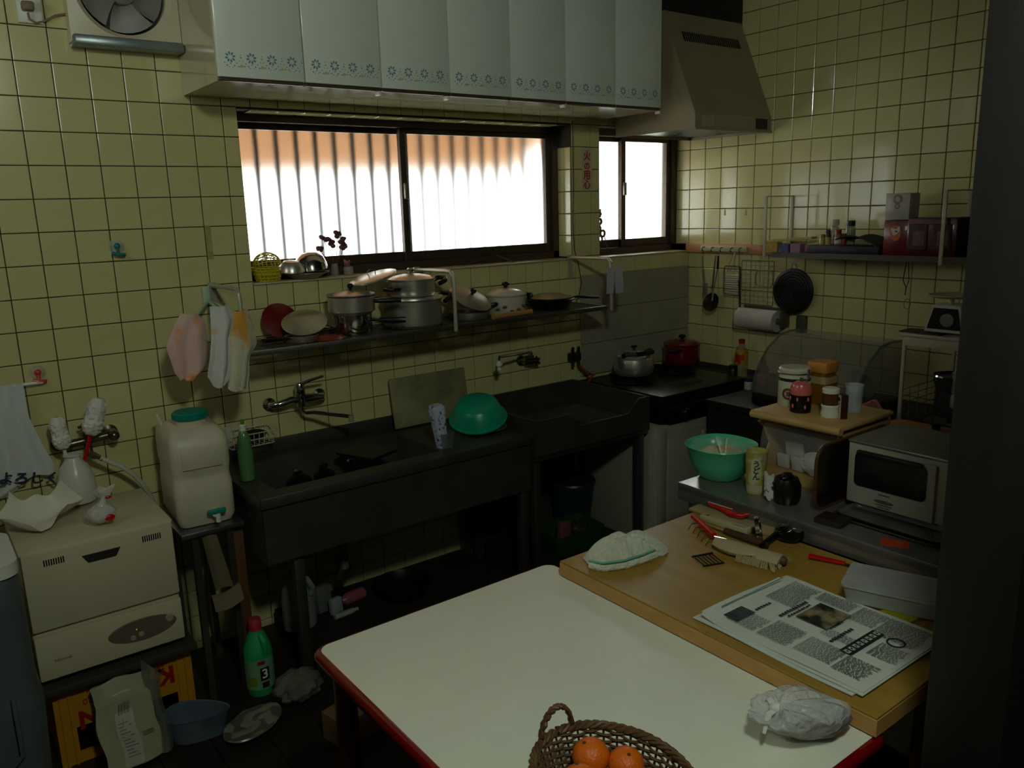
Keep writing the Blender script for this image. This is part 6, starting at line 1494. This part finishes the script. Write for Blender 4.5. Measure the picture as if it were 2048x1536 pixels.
for i, (u, v, zc, r_) in enumerate(((1182, 1512, .768, .033), (1252, 1528, .766, .031), (1160, 1566, .768, .032), (1205, 1612, .735, .029), (1275, 1612, .735, .029))):
    w_ = PZ(u, v, zc); o_ = thing('orange', ('orange on top of the pile next to the basket handle', 'slightly smaller orange on top, against the basket side facing the newspaper', 'orange on top on the basket side facing the table edge')[i] if i < 3 else 'orange lying underneath the top ones in the wicker basket', 'orange', (w_.x, w_.y, zc-r_*.92), rn.random()*6, 'oranges in the wicker basket')
    G().ball((0, 0, r_*.92), r_, (1, 1, .92), 28, 18).obj('fruit', OR, o_)
    G().ball((.012*math.cos(i), .012*math.sin(i)-.0, r_*1.80), .0035, (1, 1, .5), 8, 6).obj('stem_button', mat('stem_brown', (.28, .24, .08), .7), o_)

# ================================================================ floor and under the sinks
pf = mat('platform_wood', (.10, .08, .06), .7, var=.2)
tag(G().box((-2.15, -.26, .045), (.94, .42, .09)).obj('low_platform', pf), 'low dark platform under the long sink', 'platform')
tag(G().box((-1.25, -.27, .045), (.58, .44, .09)).obj('low_platform', pf), 'low dark platform under the utility sink', 'platform')
p = PZ(524, 1374, 0)
b = thing('bleach_bottle', 'green bleach bottle with pink cap on the floor by the wooden post', 'bottle', (-2.845, -.555, 0)); b.location = (p.x-.008, p.y-.018, 0)
r = 28*sc(b.location+Vector((0, 0, .1)))
BG = mat('bleach_green', (.16, .62, .36), .35, var=.04, sss=.1)
G().lathe([(0, 0), (r*.9, 0), (r, .008), (r, .155), (r*.97, .175), (r*.9, .185), (r*.62, .225), (r*.42, .245), (r*.4, .25)], n=30).obj('body', BG, b)
g = G(); ah = math.atan2(CAM.y-b.location.y, CAM.x-b.location.x)+.5; g.tube([(r*.55*math.cos(ah), r*.55*math.sin(ah), .23), (r*1.0*math.cos(ah), r*1.0*math.sin(ah), .212), (r*1.06*math.cos(ah), r*1.06*math.sin(ah), .185), (r*.93*math.cos(ah), r*.93*math.sin(ah), .168)], .011, 8); g.obj('grip', BG, b)
G().lathe([(r*.44, .246), (r*.44, .283), (r*.38, .288), (0, .288)], n=20).obj('cap', mat('pink_cap', (.70, .20, .22), .4), b)
G().lathe([(r*1.012, .03), (r*1.012, .145)], n=30, caps=False).obj('label', mat('label_green', (.42, .60, .44), .5, var=.1, scale=20), b)
al = math.atan2(CAM.y-b.location.y, CAM.x-b.location.x)
def curved(a_, da, z0, z1, rr, m, nm, par):
    g = G(); g.grid(lambda u, v: (rr*math.cos(a_-da+2*da*u), rr*math.sin(a_-da+2*da*u), z0+(z1-z0)*v), 8, 2); return g.obj(nm, m, par)
curved(al+.35, .32, .065, .115, r*1.02, BLACKP, 'black_panel', b); curved(al+.35, .25, .036, .058, r*1.02, mat('label_dark', (.14, .12, .12), .5), 'dark_panel', b); curved(al+.15, .25, .128, .142, r*1.02, mat('label_red', (.5, .1, .08), .5), 'red_panel', b); curved(al-.6, .35, .045, .08, r*1.02, mat('label_yellow', (.5, .5, .1), .5), 'yellow_panel', b)
text('3', .05, WHITEP, b, (r*1.03*math.cos(al+.35), r*1.03*math.sin(al+.35), .09), (PI/2, 0, al+.35+PI/2), 'lettering', .001)
p = PZ(598, 1262, .0905)
j = thing('clear_jug', 'large translucent plastic jug with molded handle under the sink', 'jug', (p.x+.01, min(p.y+.05, -.16), .0905))
j.location = (PY(600, 1230, -.25).x, -.25, .0905); r = 34*sc(j.location)
JG = film('jug_plastic', (.55, .58, .58), .25, .6)
g = G(); g.lathe([(0, 0), (r*.95, 0), (r, .012), (r, .13), (r*.92, .17), (r*.6, .215), (r*.3, .245), (r*.28, .26)], n=30, sx=1, sy=.8); g.obj('body', JG, j)
g = G(); g.tube([(.0, -r*.5, .235), (.02, -r*.85, .215), (.035, -r*1.0, .18), (.03, -r*.85, .15)], [.012, .011, .011, .012], 8); g.obj('handle', JG, j)
G().lathe([(r*.3, .26), (r*.3, .275), (0, .276)], n=16).obj('cap', WHITEP, j)
G().box((-r*.55, -r*.66, .075), (.04, .003, .09), rot=R(-28)).obj('label', mat('label_yellow_white', (.55, .54, .45), .5, col2=(.55, .5, .08), thresh=(.5, .55), scale=12), j)
for (u, v, w_, h_, dx, m2, lab) in ((645, 1200, .07, .11, .04, mat('grey_refill', (.38, .38, .36), .4, col2=(.5, .48, .18), thresh=(.58, .62), scale=14), 'grey refill pouch with yellow stripe beside the clear jug'), (660, 1215, .055, .07, .03, mat('white_yellow_box', (.55, .56, .58), .5, col2=(.55, .5, .06), thresh=(.56, .6), scale=14), 'white and yellow detergent carton under the sink')):
    q = PY(u, v, -.20); o_ = G().box((0, 0, h_/2), (w_, dx, h_), rot=RX(-6), bev=.008).obj('detergent_pack', m2, None, (q.x, -.20 if dx > .035 else -.26, .0935), R(12)); tag(o_, lab, 'pack')
q = PY(712, 1195, -.24); s = thing('pink_bottle', 'pink bottle lying on its side under the sink', 'bottle', (q.x, -.21, .0905+.026), R(8))
G().lathe([(0, -.055), (.024, -.053), (.026, -.045), (.026, .035), (.015, .05), (.012, .06)], M=RY(-90), n=22).obj('body', mat('pink_plastic', (.56, .30, .32), .35, var=.1), s)
G().lathe([(.014, .058), (.014, .075), (0, .076)], M=RY(-90), n=16).obj('cap', CHROME, s)
q = PY(695, 1213, -.32); s = thing('white_tube', 'small white tube lying in front of the pink bottle', 'tube', (q.x, -.30, .0905+.0125), R(5))
G().lathe([(0, -.05), (.011, -.05), (.012, .03), (.008, .04)], M=RY(90), n=16).obj('body', mat('tube_white', (.60, .60, .56), .4), s); G().lathe([(.008, .04), (.008, .056), (0, .057)], M=RY(90), n=14).obj('cap', mat('tube_cap', (.62, .56, .40), .4), s)
q = PY(800, 1145, -.26)
s = thing('flat_pan', 'wide shallow dark pan on the platform under the sink', 'pan', (q.x, -.27, .0905))
G().lathe(vessel(.11, .05, flare=.01), n=36, caps=False).obj('body', mat('dark_pan', (.10, .10, .095), .4, .6), s)
# under utility sink: green tub with bags, teal bucket
q = PY(1130, 1060, -.33)
s = thing('green_tub', 'dark green rectangular plastic tub under the utility sink', 'tub', (q.x, -.36, .0905), R(-4))
g = G(); per = rrect(.14, .10, .03, 4); lo = [g.v((x*.9, y*.9, .001)) for x, y in per]; hi = [g.v((x, y, .10)) for x, y in per]; ho = [g.v((x*1.06, y*1.08, .102)) for x, y in per]; il = [g.v((x*.87, y*.87, .005)) for x, y in per]
g.face(lo[::-1]); g.face(il)
for A_, B_ in ((lo, ho), (ho, hi), (hi, il)):
    for i in range(len(per)): g.face([A_[i], A_[(i+1) % len(per)], B_[(i+1) % len(per)], B_[i]])
g.obj('tub', mat('tub_green', (.09, .25, .11), .4), s)
tag(G().box((0, 0, .065), (.065, .03, .13), rot=RX(-8) @ RY(8), bev=.004).obj('pink_pack', mat('pink_pack', (.42, .26, .22), .5, var=.3, scale=30), None, (s.location.x-.055, -.385, .104)), 'pinkish printed pack standing in the green tub', 'pack')
g = G(); g.grid(blob((0, 0, .05), .065, .05, .05, .12, 31), 26, 14); tag(g.obj('refuse_bag', film('grey_film', (.22, .20, .17), .2, .75), None, (s.location.x+.062, -.355, .098)), 'crumpled clear bag in the green tub', 'bag')
q = PY(1225, 960, -.25)
s = thing('teal_bucket', 'dark teal bucket with lid in the shade beside the stove cabinet', 'bucket', (max(q.x-.02, -1.10), -.17, .0905)); s.location.x = -1.06
G().lathe([(0, 0), (.085, 0), (.11, .22), (.116, .222), (.116, .23), (.106, .225), (.082, .004), (0, .004)], n=32, caps=False).obj('body', mat('teal_dark', (.05, .18, .19), .4), s)
l_ = G().lathe([(.118, .231), (.12, .236), (.115, .246), (.05, .25), (0, .25)], n=32).obj('lid', mat('teal_lid', (.10, .14, .13), .4), s)
# drain duct and paper hanging under the tank stand
g = G(); P3 = [PY(u, v, -.30) for u, v in ((418, 1075), (440, 1120), (452, 1165), (462, 1190))]
s = thing('paper_chute', 'pale cardboard chute hanging below the tank stand', 'cardboard', (0, 0, 0))
CBD = mat('pale_cardboard', (.40, .36, .26), .8)
pts = [Vector((-2.985, -.36, .60)), Vector((-2.96, -.38, .48)), Vector((-2.94, -.40, .37)), Vector((-2.935, -.41, .31))]
a, b_, c_, d_ = PY(418, 1065, -.44), PY(445, 1130, -.45), PY(448, 1175, -.45), PY(465, 1185, -.45)
g.grid(lambda u, v: (lambda t: (a.lerp(c_, t).x+(u-.5)*(.05+.012*t), -.44-.02*t+.015*math.cos((u-.5)*3), .632+(c_.z-.632)*t))(v), 8, 10, .003); g.obj('strip', CBD, s)
g = G(); g.grid(lambda u, v: (c_.x-.05+.10*u-.0*v, -.46-.04*v+.0, c_.z-.012+.02*u-.045*v*v-.012*math.sin(u*3)), 10, 6, .003); g.obj('flap', CBD, s)
# grey bin at the left edge
b = thing('grey_bin', 'tall grey plastic bin with pale lid left of the dishwasher', 'bin', (-3.715, -.64, 0))
BIN = mat('bin_grey', (.32, .335, .33), .45, var=.05)
g = G(); rings = []
for sx, z in ((.88, 0), (.90, .01), (.98, .42), (.965, .43), (.93, .45), (.93, .70), (.9, .79), (.86, .80)): rings.append([g.v((x*sx, y*sx, z)) for x, y in rrect(.20, .16, .06, 5)])
g.face(rings[0][::-1]); g.face(rings[-1])
for A_, B_ in zip(rings, rings[1:]):
    for i in range(len(A_)): g.face([A_[i], A_[(i+1) % len(A_)], B_[(i+1) % len(A_)], B_[i]])
g.obj('body', BIN, b, smooth=40)
g = G(); g.prism(rrect(.185, .15, .05, 5), .035, z0=.795); g.obj('lid', WHITEP, b)
g = G(); g.tube([(.12, -.155, .46), (.12, -.175, .42), (.12, -.172, .30), (.09, -.168, .27)], .006, 8); g.obj('carry_handle', BIN, b)
# flattened carton leaning on the crate, tub, foil dishes, crumpled paper
s = thing('folded_carton', 'crumpled white drink carton with barcode leaning on the yellow crate', 'carton', (PY(262, 1480, -.58).x, -.585, 0), R(4))
Ml = RX(-13)
CT = mat('carton_cream', (.62, .62, .48), .5, var=.08, scale=6)
g = G()
def cf(u, v):
    x = -.085+.17*u+.006*math.sin(v*9); z = .285*v*(1-.10*abs(u-.45)); y = -.028-.012*math.sin(PI*u)-.004*math.sin(u*11+v*6)
    return Ml @ Vector((x, y+.03*v*v*(v > .8), z+.004))
g.grid(cf, 16, 18, .02); g.obj('carton', CT, s, smooth=25)
def cpanel(u0, u1, v0, v1, m, nm):
    g = G(); g.grid(lambda u, v: Vector(cf(u0+(u1-u0)*u, v0+(v1-v0)*v))+Ml.to_3x3() @ Vector((0, -.0016, 0)), 4, 4); return g.obj(nm, m, s)
cpanel(.30, .62, .02, .84, mat('carton_panel', (.70, .70, .62), .5), 'white_panel')
g = G()
for i in range(12):
    u = .36+.018*i; w_ = .004 if i % 3 else .009
    pts = [Vector(cf(*q))+Ml.to_3x3() @ Vector((0, -.003, 0)) for q in ((u, .62), (u+w_, .62), (u+w_, .74), (u, .74))]; g.poly(pts)
o_ = g.obj('barcode', INKD, s, smooth=0); o_['kind'] = 'stuff'
g = G()
for k in range(11):
    v = .12+.04*k; pts = [Vector(cf(*q))+Ml.to_3x3() @ Vector((0, -.003, 0)) for q in ((.34, v), (.56-.05*(k % 3), v), (.56-.05*(k % 3), v+.008), (.34, v+.008))]; g.poly(pts)
for k in range(3):
    v = .30+.02*k; pts = [Vector(cf(*q))+Ml.to_3x3() @ Vector((0, -.003, 0)) for q in ((.68, v), (.9, v), (.9, v+.008), (.68, v+.008))]; g.poly(pts)
o_ = g.obj('print_lines', mat('carton_ink', (.34, .36, .28), .6), s, smooth=0); o_['kind'] = 'stuff'
g = G(); g.grid(lambda u, v: Ml @ Vector((.07+.05*u+.006*math.sin(v*7), -.01-.03*math.sin(PI*u), .004+.31*v*(1-.2*u))), 8, 12, .002); g.obj('clear_wrap', film('wrap_film', (.50, .52, .46), .2, .4), s)
q = PZ(395, 1462, 0)
s = thing('corner_tub', 'blue-grey triangular plastic tub on the floor beside the crate', 'tub', (q.x, q.y-.02, 0), R(-28))
tri = []
for a_ in range(36):
    t = 2*PI*a_/36; rr = 1/(abs(math.cos(t))**2.2+abs(math.sin(t))**2.2)**(1/2.2); tri.append((.105*rr*math.cos(t), .062*rr*math.sin(t)*(1-.35*math.cos(t))))
g = G(); lo = [g.v((x*.8, y*.8, .001)) for x, y in tri]; hi = [g.v((x, y, .085)) for x, y in tri]; h2 = [g.v((x*1.03, y*1.05, .088)) for x, y in tri]; h3 = [g.v((x*.97, y*.96, .086)) for x, y in tri]; il = [g.v((x*.77, y*.77, .005)) for x, y in tri]
g.face(lo[::-1]); g.face(il)
for A_, B_ in ((lo, hi), (hi, h2), (h2, h3), (h3, il)):
    for i in range(36): g.face([A_[i], A_[(i+1) % 36], B_[(i+1) % 36], B_[i]])
g.obj('tub', mat('tub_blue_grey', (.34, .38, .42), .35), s)
q = PZ(508, 1462, 0)
s = thing('foil_dish', 'oval dish wrapped in shiny film on the floor', 'dish', (q.x, q.y, 0), R(28))
g = G(); g.lathe([(0, 0), (.07, 0), (.105, .03), (.112, .032), (.108, .036), (.0, .03)], n=40, sy=.66, caps=False); g.obj('dish', mat('foil_grey', (.45, .43, .36), .35, .5), s)
g = G(); g.grid(lambda u, v: (.113*v*math.cos(u*2*PI), .113*.66*v*math.sin(u*2*PI), .034+.004*math.sin(u*40)*v*v+.003*math.sin(u*17+v*9)), 60, 10); g.obj('film', film('dish_film', (.75, .75, .66), .08, .3), s, smooth=60)
q = PZ(590, 1418, 0)
s = thing('crumpled_bag', 'crumpled grey paper bag on the floor by the table leg', 'bag', (q.x+.035, q.y+.05, 0))
g = G(); g.grid(blob((0, 0, .055), .085, .07, .055, .10, 17), 34, 18); g.obj('bag', mat('grey_newsprint', (.36, .35, .30), .8, var=.25, scale=18, bump=.6, bscale=40), s, smooth=25)
q = PZ(705, 1480, 0)
tag(G().box((0, 0, .05), (.16, .12, .10), bev=.002, seg=1).obj('cardboard_box', mat('floor_cardboard', (.42, .32, .19), .8), None, (q.x+.02, q.y+.03, 0), R(12)), 'small cardboard box on the floor under the white table', 'box')
